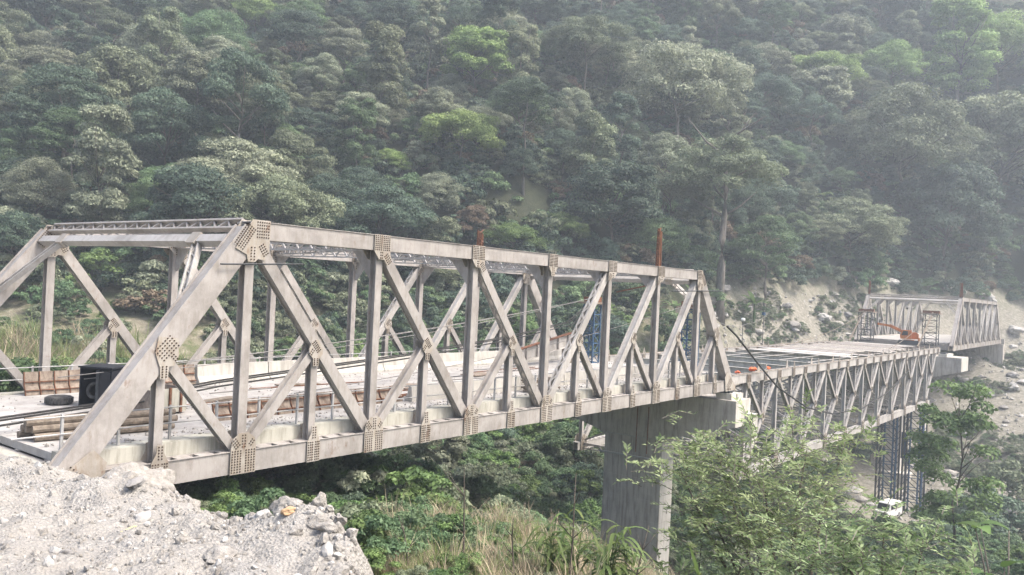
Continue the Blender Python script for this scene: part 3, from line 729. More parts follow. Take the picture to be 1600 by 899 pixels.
# steel shutters for the parapets, panel by panel
def shutter(label, x0, x1, y, sgn, hgt, n):
    root = thing('steel_formwork', label, 'formwork', (x0, y, .752)); dx = (x1-x0)/n
    prof = [(0.0, 0.0), (0.03, .16), (.18*sgn*0+.16, .36), (.24, hgt)]
    for k in range(n):
        b = MB(); a0, a1 = k*dx+.012, (k+1)*dx-.012; jit = RNG.uniform(-.015, .015)
        for (u0, z0), (u1, z1) in zip(prof[:-1], prof[1:]):
            P0 = Vector((0, u0*sgn+jit, z0)); P1 = Vector((0, u1*sgn+jit, z1))
            b.bar(Vector(((a0+a1)/2, 0, 0))+P0, Vector(((a0+a1)/2, 0, 0))+P1, .03, a1-a0, (1, 0, 0))
        p = b.obj('panel', RUST_FORM, root)
        r = MB()
        for (u0, z0), (u1, z1) in zip(prof[:-1], prof[1:]): r.bar((a0+.02, u0*sgn-.05*sgn, z0), (a0+.02, u1*sgn-.05*sgn, z1), .06, .03, (1, 0, 0))
        r.obj('rib', RUST, p)
        q = MB()
        for (u0, z0) in ((.03, .2), (.18, .52)): q.box(a0, a1, min(u0*sgn-.08*sgn, u0*sgn-.02*sgn), max(u0*sgn-.08*sgn, u0*sgn-.02*sgn), z0-.015, z0+.015)
        for i in range(0, len(q.v), 8):
            s_ = MB(); s_.v = q.v[i:i+8]; s_.f = q.f[:6]; s_.obj('waler', RUST, p)
    return root
shutter('row of rusty curved steel shutters along far side of the deck', 4.25, 11.75, 12.3, 1, .92, 13)
shutter('brown stained steel shutters behind near railing of the bridge', 6.6, 15.9, 2.9, 1, .66, 14)

t = thing('tyre', 'grey worn truck tyre lying flat on the dusty deck', 'tyre', (4.35, 9.55, .755))
def torus(R, r, sy, nu=28, nv=10):
    b = MB()
    for i in range(nu):
        a = 2*math.pi*i/nu
        for j in range(nv):
            c = 2*math.pi*j/nv; rr = R+r*math.copysign(abs(math.cos(c))**.6, math.cos(c)); b.v.append((rr*math.cos(a), rr*math.sin(a), r*sy*math.copysign(abs(math.sin(c))**.6, math.sin(c))))
    for i in range(nu):
        for j in range(nv): b.f.append((i*nv+j, ((i+1) % nu)*nv+j, ((i+1) % nu)*nv+(j+1) % nv, i*nv+(j+1) % nv))
    return b
torus(.33, .14, 1.1).obj('carcass', RUBBER, t, (0, 0, .155), smooth=True)
tr = MB()
for i in range(28):
    a = 2*math.pi*i/28; tr.frame_box((.475*math.cos(a), .475*math.sin(a), .155), (math.cos(a), math.sin(a), 0), (-math.sin(a), math.cos(a), 0), (0, 0, 1), .03, .06, .2)
tag(tr.obj('tread_blocks', RUBBER, t), kind='stuff')

t = thing('black_cabinet', 'black boxy metal cabinet with open front standing on deck', 'cabinet', (5.35, 8.2, .755), math.radians(-62))
MB().box(-.62, .62, .62, .66, 0, 1.42).obj('back_panel', BLACK, t); MB().box(-.66, -.62, -.5, .66, 0, 1.46).obj('side_panel', BLACK, t); MB().box(.62, .66, -.5, .66, 0, 1.4).obj('side_panel', BLACK, t)
MB().box(-.70, .70, -.56, .70, 1.462, 1.52).obj('roof', BLACK, t); MB().box(-.62, .62, -.5, .62, 0, .08).obj('floor', BLACK, t); MB().box(.02, .14, -.52, -.42, .08, 1.40).obj('door_post', DARKSTEEL, t)
MB().box(.15, .60, -.5, -.47, .1, 1.38).obj('door', BLACK, t); torus(.26, .06, 1).obj('hose_coil', RUBBER, t, (-.25, -.2, .6), (math.radians(80), 0, 0), True)

t = thing('stained_skip', 'stained rectangular steel skip behind the end post hanger', 'skip', (6.0, 5.6, .755), math.radians(12))
for y in (-.6, .6): MB().box(-.8, .8, y-.02, y+.02, .08, .95).obj('side_panel', CONC_KERB, t)
for x in (-.8, .8): MB().box(x-.02, x+.02, -.575, .575, .08, .95).obj('end_panel', RUST_FORM, t)
MB().box(-.775, .775, -.575, .575, .08, .12).obj('base', RUST, t)
for x in (-.5, 0, .5): MB().box(x-.04, x+.04, -.69, -.625, .06, .98).obj('rib', RUST, t)

lg = [(0, 0), (.24, 0), (.48, .02), (.73, 0), (.12, .21), (.36, .21), (.61, .22), (.25, .42), (.5, .42)]
for i, (dy, dz) in enumerate(lg):
    a = RNG.uniform(-.03, .03); x0 = .7+RNG.uniform(-.25, .25); x1 = 4.6+RNG.uniform(-.3, .5); y0 = 2.95-dy
    pts = [(x0, y0+.5, .88+dz), ((x0+x1)/2, y0+.3+RNG.uniform(-.02, .02), .89+dz), (x1, y0+.1+a, .88+dz)]
    tag(MB().tube(pts, [.115, .12, .10], 9).obj('log', WOOD, smooth=False), 'weathered round timber in the pile behind near railing at bridge end', 'timber', 'timbers piled at the bridge end')
for i in range(7):
    x = 24.6+RNG.uniform(-.2, .2); z = .76+i*.09
    tag(MB().box(x-1.2, x+1.1+RNG.uniform(-.3, .3), 1.25+RNG.uniform(-.1, .1), 1.9+RNG.uniform(-.1, .1), z, z+.085).obj('plank', WOOD), 'dark plank in the short stack by the middle of the near railing', 'plank', 'planks stacked on the walkway')

for i in range(16):
    x0 = RNG.uniform(7, 30); y0 = RNG.uniform(3.8, 11.2); a = RNG.uniform(-.12, .12); L_ = RNG.uniform(3, 8)
    zone = 'nearer the bridge end' if x0 < 14 else 'in the middle of the near deck' if x0 < 22 else 'towards the near pier'
    tag(MB().tube([(x0, y0, .785), (x0+L_*.5, y0+a*L_*.5, .79), (x0+L_, y0+a*L_, .785)], .028, 5).obj('steel_bar', RNG.choice([RUST, DARKSTEEL, WIRE])), 'loose reinforcing bar lying on deck '+zone, 'bar', 'bars on the near deck '+zone)
for i, (x0, y0, a, mt, lab) in enumerate(((9.5, 7.2, .3, WOOD, 'weathered board lying askew on deck behind the first post'), (15.5, 9.6, -.2, WOOD, 'weathered board lying by the far parapet of near deck'), (19.5, 6.4, .5, RUST_FORM, 'rusty sheet lying in the middle of the near deck'), (27.5, 8.2, .1, RUST_FORM, 'rusty sheet lying towards the pier end of near deck'), (31, 5.0, -.3, WOOD, 'weathered board near the blue towers'))):
    c_, s_ = math.cos(a), math.sin(a); tag(MB().frame_box((x0, y0, .80+.01*i), (c_, s_, 0), (-s_, c_, 0), (0, 0, 1), 2.2, .5 if mt is WOOD else 1.1, .05).obj('board' if mt is WOOD else 'sheet', mt), lab, 'board' if mt is WOOD else 'sheet')
t = thing('plate_girder', 'pale steel girder propped at a slant on the deck before the blue tower', 'girder', (0, 0, 0))
ga, gb = Vector((33.6, 10.7, 1.25)), Vector((41.2, 10.7, 2.5)); gu = Vector((0, 0, 1))
MB().bar(ga, gb, .03, .85).obj('web', STEEL_PALE, t); MB().bar(ga+gu*.45, gb+gu*.45, .4, .04).obj('flange', RUST, t); MB().bar(ga-gu*.45, gb-gu*.45, .4, .04).obj('flange', STEEL_PALE, t)
for k in range(6): c = ga+(gb-ga)*(.08+.168*k); MB().bar(c-gu*.41, c+gu*.41, .1, .36, (0, 1, 0)).obj('stiffener', STEEL, t)
MB().box(40.4, 41.0, 10.4, 11.0, .757, 1.80).obj('packing', WOOD, t)

def sag(a, b, d, n=16):
    a = Vector(a); b = Vector(b); return [a+(b-a)*(i/n)-Vector((0, 0, d*4*(i/n)*(1-i/n))) for i in range(n+1)]
def cable(name, label, pts, r, mat, cat='cable', group=None, n=5):
    return tag(MB().tube(pts, r, n).obj(name, mat, smooth=True), label, cat, group)
path = [(-9, 2.6, .95), (-3, 3.9, 1.05), (.38, 4.5, 1.18), (3.4, 5, 1.28), (8.7, 6, 1.67), (21.4, 8, 2.16), (31, 8.9, 2.85), (39.1, 9.6, 3.75), (42.6, 9.9, 5.25)]
for k, (dy, dz) in enumerate(((0, 0), (.16, .05), (-.2, -.12))):
    cable('stay_cable', ('uppermost', 'middle', 'lowest')[k]+' thick black cable of the bundle rising along the deck to the blue tower', [(x, y+dy, z+dz) for x, y, z in path], .038, CABLE)
for k, (a, c, d) in enumerate((((3.4, 7.6, 2.0), (42.5, 9.7, 5.6), .35), ((4.5, 8.6, 1.75), (42.5, 10, 5.55), .5), ((9, 12.6, 1.7), (42.6, 10.2, 5.5), .4), ((10, 2.9, 1.5), (43.9, 2.6, 5.5), .5))):
    cable('guy_wire', ('highest thin wire running from the blue tower down the deck', 'second thin wire from the blue tower down the deck', 'thin wire from the blue tower to the far parapet', 'thin wire from the right blue tower to the near shutters')[k], sag(a, c, d), .018, WIRE)
cable('guy_wire', 'thin wire slanting from the right blue tower out to the middle span', sag((44.1, 2.6, 5.5), (82.4, 13.5, 3.3), .8), .02, WIRE)
cable('guy_wire', 'thin wire strung between the two thin poles on the middle span', sag((82.4, 13.5, 3.3), (88.9, 13.5, 4.5), .25), .02, WIRE)
cable('guy_wire', 'pale rope rising from the middle span to the dark tower at the far portal', sag((86, 12.0, .66), (126.5, 11.6, 5.3), 1.0), .035, WOOD)
cable('guy_wire', 'pale rope from the middle span deck up to tower by the orange crane', sag((104, 3.0, .66), (127.1, 2.5, 5.5), .6), .035, WOOD)
cable('black_hose', 'thick black hose sagging from the end posts across the middle span', [(42.8, -.62, 4.1), (44.5, -.62, 3.45), (48.9, -.62, 1.27), (53.1, -.62, -.64), (60.3, -.62, -2.81), (67.7, -.62, -4.0), (77.5, -.62, -4.4), (88, -.5, -3.6), (100, -.4, -1.5)], .07, CABLE, 'hose')

for k, (x, hgt, cap) in enumerate(((82.5, 3.1, 'w'), (89.0, 4.2, 'b'))):
    t = thing('thin_pole', ('thin pole with white cap on far chord of the middle span', 'taller thin pole with small blue box on far chord of the middle span')[k], 'pole', (x, W+.28, .66))
    MB().tube([(0, 0, 0), (0, 0, hgt)], .045, 6).obj('shaft', DARKSTEEL, t)
    if cap == 'w': torus(.09, .16, 1.2, 12, 8).obj('cap', WHITE_PAINT, t, (0, 0, hgt), smooth=True)
    else: MB().box(-.18, .18, -.16, .16, hgt-.55, hgt-.2).obj('blue_box', BLUE, t)

def blob(name, label, cat, loc, size, mat, seed, group=None, sub=3, rough=.28, rz=0.0):
    o = mesh_obj(name, rock_mesh(seed, mat, sub, rough), None, loc, (0, 0, rz)); o.scale = size
    return tag(o, label, cat, group)
_rk = {}
def rock_mesh(seed, mat, sub=3, rough=.28):
    key = (seed, mat.name, sub, rough)
    if key in _rk: return _rk[key]
    import bmesh
    bm = bmesh.new(); bmesh.ops.create_icosphere(bm, subdivisions=sub, radius=1.0); r = random.Random(seed)
    planes = [(Vector((r.gauss(0, 1), r.gauss(0, 1), r.gauss(0, 1))).normalized(), r.uniform(.55, .9)) for _ in range(11)]
    from mathutils import noise as mn
    off = Vector((seed*3.1, seed*1.7, 0))
    for v in bm.verts:
        d = v.co.normalized(); k = 1.0
        for nrm, q in planes:
            c = d.dot(nrm)
            if c > 1e-3: k = min(k, q/c)
        v.co = d*(k*(1-rough*.3)+rough*.55*mn.noise(d*1.6+off)+rough*.3*mn.noise(d*4.5+off)+(rough*.16*mn.noise(d*11+off) if sub > 3 else 0))
    me = bpy.data.meshes.new('rock'); bm.to_mesh(me); bm.free(); me.materials.append(mat)
    if sub > 3: me.polygons.foreach_set('use_smooth', [True]*len(me.polygons))
    _rk[key] = me; return me
for k, (x, sz) in enumerate(((46.8, .28), (49.5, .45), (52.8, .3))):
    blob('orange_bundle', ('small orange cloth bundle on the middle span chord nearest the pier', 'largest orange cloth bundle on near chord of the middle span', 'orange cloth bundle on the middle span chord farthest from the pier')[k], 'cloth bundle', (x, .1, .66+sz*.42), (sz*1.5, sz*.8, sz*.5), ORANGE_CLOTH, 60+k, rough=.5)

# orange crane working on the far deck
t = thing('crane', 'orange tracked crane with low boom working before the far portal', 'crane', (124.2, 4.9, .62), math.radians(100)); t.scale = (.8, .8, .85)
for s in (-1, 1):
    tk = MB(); tk.prism([(-1.7, .1), (-1.45, 0), (1.45, 0), (1.7, .1), (1.8, .4), (1.6, .72), (-1.6, .72), (-1.8, .4)], s*1.0-.26, s*1.0+.26); tk.obj('track', DARKSTEEL, t)
MB().box(-1.0, 1.0, -.72, .72, .35, .85).obj('undercarriage', ORANGE, t)
MB().prism([(-1.7, .95), (1.2, .95), (1.2, 1.5), (.3, 2.15), (-1.3, 2.15), (-1.7, 1.8)], -.95, .1).obj('engine_house', ORANGE, t)
cb = MB().prism([(-.5, .95), (1.35, .95), (1.45, 1.6), (1.0, 2.5), (-.5, 2.5)], .14, 1.0).obj('cab', ORANGE, t)
MB().prism([(.1, 1.6), (1.2, 1.6), (.9, 2.35), (.1, 2.35)], 1.004, 1.02).obj('window', GLASS, cb)
MB().bar((.6, -.3, 2.0), (3.3, -.3, 3.15), .42, .5).obj('boom', ORANGE, t); MB().bar((3.25, -.3, 3.1), (5.4, -.3, 3.35), .32, .36).obj('boom_extension', ORANGE, t)
MB().tube([(.9, -.3, 1.4), (2.6, -.3, 2.7)], .09, 8).obj('hydraulic_ram', RAIL, t); MB().bar((5.3, -.3, 3.5), (5.45, -.3, 2.8), .3, .3).obj('boom_head', DARKSTEEL, t)
MB().tube([(5.45, -.3, 2.8), (5.45, -.3, 1.5)], .03, 5).obj('hook_line', CABLE, t); MB().bar((-1.75, -.9, .95), (-1.75, .95, .95), .3, .6).obj('counterweight', ORANGE, t)

# white van by the second pier
vz = float(height(98.5, 1.0))+.02
t = thing('parked_van', 'small white van parked beside the far pier footing', 'van', (98.5, 1.0, vz), math.radians(168))
body = [(-1.9, .32), (1.75, .32), (1.95, .55), (1.92, .92), (1.55, 1.08), (1.12, 1.85), (-1.7, 1.9), (-1.9, 1.7)]
MB().prism(body, -.78, .78).obj('body', WHITE_PAINT, t)
MB().prism([(1.575, 1.10), (1.62, 1.12), (1.22, 1.80), (1.175, 1.78)], -.68, .68).obj('windscreen', GLASS, t)
for s in (-1, 1):
    for x0, x1 in ((-1.6, -.6), (-.5, .35), (.42, 1.1)): MB().box(x0, x1, s*.792-.006, s*.792+.006, 1.15, 1.7).obj('window', GLASS, t)
    MB().box(1.93, 1.965, s*.6-.14, s*.6+.14, .68, .86).obj('headlight', RAIL, t)
    for x in (-1.15, 1.2):
        wv = torus(.22, .09, 1.0, 18, 8).obj('wheel', RUBBER, t, (x, s*.72, .31), (math.pi/2, 0, 0), True); MB().tube([(0, 0, -.04), (0, 0, .04)], .15, 10).obj('rim', RAIL, wv)
MB().box(1.96, 2.02, -.74, .74, .34, .52).obj('bumper', DARKSTEEL, t); MB().box(1.945, 1.97, -.4, .4, .66, .84).obj('grille', DARKSTEEL, t)

# trestle towers under the end of the middle span
def trestle(label, x, y):
    zb = float(height(x, y))-.3; hgt = -7.0-zb
    root = thing('trestle_tower', label, 'tower', (x, y, zb), 0, None)
    n = 9; dz = hgt/n; r = .95
    for sx in (-1, 1):
        for sy in (-1, 1):
            cx, cy = sx*r, sy*r; mt = BLUE if sx*sy > 0 else DARKSTEEL
            for dx, dy in ((-.22, -.22), (.22, -.22), (.22, .22), (-.22, .22)): MB().box(cx+dx-.055, cx+dx+.055, cy+dy-.055, cy+dy+.055, 0, hgt).obj('leg', mt, root)
            for k in range(n*2):
                z0 = k*dz/2; MB().bar((cx-.22, cy-.22, z0), (cx+.22, cy-.22, z0+dz/2), .06, .05).obj('lacing', mt, root); MB().bar((cx-.22, cy+.22, z0), (cx-.22, cy-.22, z0+dz/2), .06, .05).obj('lacing', mt, root)
    for k in range(n):
        for s in (-1, 1):
            MB().bar((-r, s*r, k*dz+.4), (r, s*r, k*dz+.4), .06, .08).obj('crossbar', DARKSTEEL, root); MB().bar((s*r, -r, k*dz+.4), (s*r, r, k*dz+.4), .06, .08).obj('crossbar', BLUE, root); MB().bar((s*r, -r, k*dz+.4), (s*r, r, (k+1)*dz+.4), .07, .07).obj('brace', DARKSTEEL, root); MB().bar((-r*s, s*r*.98, k*dz+.4), (r*s, s*r*.98, (k+1)*dz+.4), .07, .07).obj('brace', DARKSTEEL, root)
    MB().box(-1.4, 1.4, -1.4, 1.4, hgt+.002, hgt+.05).obj('head_plate', DARKSTEEL, root)
    return root
trestle('blue and dark trestle tower under the near bottom chord, in front of the far pier', 107.6, .2)
trestle('blue and dark trestle tower beside the far pier column, under the middle span', 107.4, 3.3)
tag(MB().tube([(111.5, -.1, float(height(111.5, -.1))-.3), (111.5, -.1, -6.98)], .3, 10).obj('support_post', CONC, smooth=True), 'pale round post standing right of the trestle towers', 'post')
tag(MB().box(109.4, 109.46, 1.4, 2.2, -14.0, -10.5).obj('blue_sheet', BLUE), 'blue sheet hanging between the trestle towers', 'sheet')
# ------------------------------------------------------------------ foliage kit
def leaf_faces(C, N, L, wid, rng, fold=.0):
    """diamond leaves: centres C, facing N, lengths L"""
    n = len(C); up = rng.normal(size=(n, 3)); N = N/np.linalg.norm(N, axis=1, keepdims=True)
    U = np.cross(N, up); U /= np.linalg.norm(U, axis=1, keepdims=True)+1e-9; V = np.cross(N, U)
    L = L[:, None]; w = wid
    vs = np.stack([C-U*L*.5, C+V*L*w*.5+N*L*.05, C+U*L*.5-N*L*.08, C-V*L*w*.5+N*L*.05], 1).reshape(-1, 3)
    return vs, np.arange(4*n).reshape(n, 4)
def crown_mesh(name, seed, R, Hc, nclump, nleaf, leaf, style='round', mat=None):
    rng = np.random.default_rng(seed); C = []; N = []; T = []; L = []
    for k in range(nclump):
        a = rng.uniform(0, 2*math.pi)
        if style == 'spread':
            rr = math.sqrt(rng.uniform(0, 1))*R; z = Hc*(.42+.45*(1-(rr/R)**2)+rng.uniform(-.34, .08)); rc = R*rng.uniform(.24, .34); fl = .6
        elif style == 'tall':
            z = Hc*rng.uniform(.02, .97); rr = R*(1-.55*abs(z/Hc-.42)*1.5)*rng.uniform(.45, .98); rc = R*rng.uniform(.22, .36); fl = .7
        else:
            u = rng.uniform(-.35, 1); rr = R*math.sqrt(max(0, 1-u*u))*rng.uniform(.6, 1.0); z = Hc*(.38+.60*u*rng.uniform(.75, 1.0)); rc = R*rng.uniform(.20, .36); fl = .62
        sq = 1+.25*math.sin(2*a+seed); c = np.array((rr*math.cos(a)*sq, rr*math.sin(a)/sq, z))
        n = int(nleaf*rng.uniform(.6, 1.4)); d = rng.normal(size=(n, 3)); d /= np.linalg.norm(d, axis=1, keepdims=True); d[:, 2] = np.where(d[:, 2] < -.35, -d[:, 2]*.7, d[:, 2])
        rad = rc*rng.uniform(.55, 1.12, n)**.6; p = c+d*rad[:, None]*np.array((1, 1, fl)); 
        C.append(p); N.append(d*.7+np.array((0, 0, .55))+rng.normal(size=(n, 3))*.45); ct = rng.uniform(.15, .85)
        T.append(np.clip(ct+rng.normal(0, .22, n), 0, 1)); L.append(leaf*rng.uniform(.6, 1.35, n))
    C = np.concatenate(C); N = np.concatenate(N); T = np.concatenate(T); L = np.concatenate(L)
    v, f = leaf_faces(C, N, L, .55, rng)
    return np_mesh(name, v, f, mat, np.repeat(T, 4))
def trunk_mesh(name, seed, hgt, r0, crown_r, crown_h, mat, limbs=9):
    r = random.Random(seed); b = MB(); n = 7; pts = [Vector((0, 0, -1.2))]
    for i in range(1, n+1): pts.append(Vector((r.uniform(-.14, .14)*i*.5, r.uniform(-.14, .14)*i*.5, hgt*i/n)))
    b.tube(pts, [r0*1.25]+[r0*(1-.75*i/n) for i in range(1, n+1)], 7)
    for k in range(limbs):
        s = r.uniform(.55, .98); i = min(n-1, int(s*n)); p = pts[i]+(pts[i+1]-pts[i])*(s*n-i); a = r.uniform(0, 6.28); l = crown_r*r.uniform(.55, .9)
        q = p+Vector((math.cos(a)*l*.5, math.sin(a)*l*.5, crown_h*.16)); e = p+Vector((math.cos(a)*l, math.sin(a)*l, crown_h*r.uniform(.25, .45)))
        b.tube([p, q, e], [r0*.32, r0*.2, r0*.06], 5)
    return b.mesh(name, mat, True)

# crowns: [style, radius, height], trunk height
CROWNS = []
for i, (st, R, Hc, th, nc, nl, lf) in enumerate((('round', 5.0, 8.5, 3.6, 66, 465, 0.30), ('round', 4.6, 9.5, 4.2, 62, 465, 0.27), ('spread', 5.6, 7.0, 5.0, 62, 449, 0.27), ('spread', 5.2, 7.5, 4.6, 58, 434, 0.28),
        ('tall', 3.6, 12.0, 3.4, 62, 449, 0.27), ('tall', 3.9, 10.5, 3.6, 58, 465, 0.30), ('round', 5.2, 7.5, 3.5, 74, 403, 0.23), ('round', 4.4, 8.0, 5.8, 46, 418, 0.25), ('tall', 3.0, 8.5, 6.5, 38, 403, 0.27), ('spread', 4.4, 6.0, 8.5, 36, 387, 0.23), ('round', 4.8, 6.5, 4.0, 90, 263, 0.33))):
    CROWNS.append((st, R, Hc, th, crown_mesh('crown', 100+i, R, Hc, nc, nl, lf, st, LEAF['dark']),
                   trunk_mesh('trunk', 200+i, th+Hc*.5, .26, R, Hc, BARK if i % 3 else BARK_DARK)))
SLIM_TRUNK = trunk_mesh('trunk', 334, 15, .22, 4, 6, BARK, 8)
TALL_TRUNK = trunk_mesh('trunk', 333, 21, .55, 6, 8, BARK, 12)

def set_mat(o, mat):
    o.material_slots[0].link = 'OBJECT'; o.material_slots[0].material = mat
COLNAME = dict(dark='dark green', mid='mid green', olive='olive green', pale='pale greyish green', lime='bright lime green', bright='fresh green', brown='brown dry')
SHAPE = dict(round='round-crowned', spread='flat spreading', tall='tall narrow')
def screen(p):
    d = np.array(p)-CAM; z = d@FW; return 800+FPX*(d@RT)/z, 449.5-FPX*(d@UP)/z
def where(u, v):
    col = ['left of the near portal', 'over the near portal left half', 'over the near portal right half', 'over the first near post', 'over the second near post', 'over the third near post', 'over the fourth near post', 'over the fifth near post', 'over the sixth near post', 'over the near end posts', 'over the near pier', 'over the two thin poles', 'over the middle span', 'over the left far post', 'over the far portal', 'over the far span'][max(0, min(15, int(u/100)))]
    row = 'at top edge' if v < 60 else 'on upper slope' if v < 150 else 'on middle slope' if v < 240 else 'on lower slope' if v < 340 else 'at slope foot'
    return row, col
def tree(x, y, kind, proto, s, rz, label=None, trunk=None, lift=0.0, sz=1.0):
    st, R, Hc, th, cm, tm = CROWNS[proto]; z = float(height(x, y))-.3; sz = sz*(.82+.36*((x*7.13+y*3.7) % 1))
    u, v = screen((x, y, z+th*s+Hc*s*.5)); row, col = where(u, v)
    size = 'big' if s > 1.0 else 'small' if s < .78 else 'middling'
    lab = label or f'{size} {COLNAME[kind]} {SHAPE[st]} tree {row} {col}'
    root = thing('forest_tree', lab, 'tree', (x, y, z), rz, 'trees on the forested slope: '+lab if not label else None)
    root.scale = (s, s, s*sz)
    mesh_obj('trunk', trunk or tm, root)
    c = mesh_obj('crown', cm, root, (0, 0, th+lift)); set_mat(c, LEAF[kind])
    return root
SPECIAL = [(102.5, 73.5, 'lime', 0, 1.2, 'large bright lime tree high on the slope above the middle of the near span', ''),
    (83.1, 59.2, 'lime', 2, 0.94, 'bright lime umbrella-shaped tree in the middle of the slope', ''),
    (74.5, 65.1, 'lime', 6, 0.54, 'small bright lime tree left of the umbrella-shaped lime tree', ''),
    (89.3, 121.2, 'lime', 6, 1.05, 'bright lime tree at the top edge above the first posts of the near span', ''),
    (233.4, 34.4, 'lime', 6, 1.53, 'yellowish lime tree near the top right above the far portal', ''),
    (202.1, 43.8, 'lime', 2, 1.52, 'flat lime tree at the top left of the cream-tipped tree', ''),
    (249.9, 20.9, 'lime', 4, 2.76, 'tall lime tree at the top edge above the far span', ''),
    (262.9, 13.0, 'lime', 3, 2.14, 'spreading lime tree at the top right corner', ''),
    (75.9, 50.2, 'brown', 0, 0.49, 'reddish brown dry tree just above the middle of the near top chord', ''),
    (79.8, 46.3, 'bright', 2, 0.63, 'fresh green tree beside the brown tree above the near top chord', ''),
    (88.6, 43.9, 'bright', 3, 0.62, 'fresh green spreading tree above the fifth post of the near span', ''),
    (112.8, 30.0, 'olive', 3, 1.45, 'tall olive tree with long bare pale trunk behind the near pier', 'tall'),
    (134.1, 49.4, 'pale', 2, 1.86, 'wide feathery pale green tree above the near pier', ''),
    (193.5, 42.0, 'pale', 0, 1.71, 'round tree with cream-tipped crown above the middle span', ''),
    (198.1, 23.3, 'olive', 6, 2.74, 'very large olive tree above the far portal', ''),
    (229.8, 7.6, 'olive', 0, 2.75, 'large olive tree at the right edge above the far span', ''),
    (65.9, 96.1, 'pale', 1, 1.06, 'pale domed tree high above the near portal', ''),
    (62.3, 110.2, 'pale', 6, 1.13, 'pale wide tree in haze high at the left', ''),
    (32.5, 79.5, 'pale', 6, 0.79, 'pale olive tree at the left edge just above the bridge', ''),
    (47.7, 93.2, 'olive', 0, 1.17, 'broad olive tree on the upper left slope', ''),
    (56.7, 64.9, 'olive', 1, 0.98, 'layered olive tree above the second post of the near span', ''),
    (48.3, 80.1, 'dark', 0, 1.1, 'broad dark tree on the middle slope above the near portal', ''),
    (86.5, 90.4, 'pale', 7, 1.02, 'pale yellowish tree at the top above the second near post', ''),
    (71.9, 92.4, 'pale', 6, 0.65, 'small pale yellowish round tree left of the hazy upper slope centre', ''),
    (96.3, 40.2, 'dark', 0, 1.43, 'broad dark tree above the last posts of the near span', ''),
    (129.2, 28.9, 'mid', 7, 1.38, 'mid green tree right of the long bare trunk', ''),
    (98.3, 46.2, 'olive', 5, 1.14, 'tall olive tree left of the wide feathery tree', ''),
    (118.1, 43.3, 'pale', 7, 1.25, 'pale tree with visible stems under the wide feathery tree', ''),
    (64.6, 60.8, 'dark', 6, 0.74, 'dark tree right of the layered olive tree', ''),
    (200.2, 13.6, 'dark', 0, 2.2, 'dark broad tree above the right corner of the far portal', ''),
    (168.2, 25.9, 'olive', 3, 1.66, 'olive tree at forest edge above the left corner of the far portal', '')]
placed = []
for x, y, kind, proto, s, label, extra in SPECIAL:
    tall = extra == 'tall'
    tree(x, y, kind, proto, s, RNG.uniform(0, 6.28), label, TALL_TRUNK if tall else None, 9.0 if tall else 0.0)
    placed.append((x, y, 4.2*s)); dx, dy = CAM[0]-x, CAM[1]-y; dl = math.hypot(dx, dy)
    if kind in ('lime', 'brown') or tall: placed += [(x+dx/dl*6, y+dy/dl*6, 3.2*s), (x+dx/dl*11, y+dy/dl*11, 2.2*s)]
def visible(x, y, z, mu=120, mv=140):
    d = np.array((x, y, z))-CAM
    if d@FW < 5: return False
    u, v = screen((x, y, z)); return -mu < u < 1600+mu and -mv < v < 899+mv
# the wooded mountainside, tree by tree
cand = []
for _ in range(30000):
    az = RNG.uniform(math.radians(-1), math.radians(75)); D = math.sqrt(RNG.uniform(78**2, 300**2)); x = CAM[0]+D*math.cos(az); y = CAM[1]+D*math.sin(az)
    cand.append((x, y))
CXY = np.array(cand); CZ = height(CXY[:, 0], CXY[:, 1]); count = 0
for (x, y), z in zip(cand, CZ):
    if count >= 268: break
    slope_zone = z > 4.5 if x < 105 else z > 11.5
    if not slope_zone or not visible(x, y, z+9, 70, 20): continue
    s = RNG.uniform(.6, 1.25); r = 3.5*s
    if any((x-a)**2+(y-b)**2 < (r+c)**2*.82 for a, b, c in placed): continue
    q = RNG.random(); kind = 'dark' if q < .36 else 'mid' if q < .54 else 'olive' if q < .80 else 'pale'
    tl = RNG.random() < .14
    tree(x, y, kind, RNG.choice([0, 1, 2, 3, 4, 5, 6, 7, 8, 9, 10]), s, RNG.uniform(0, 6.28), None, SLIM_TRUNK if tl else None, 4.5 if tl else 0.0); placed.append((x, y, r)); count += 1

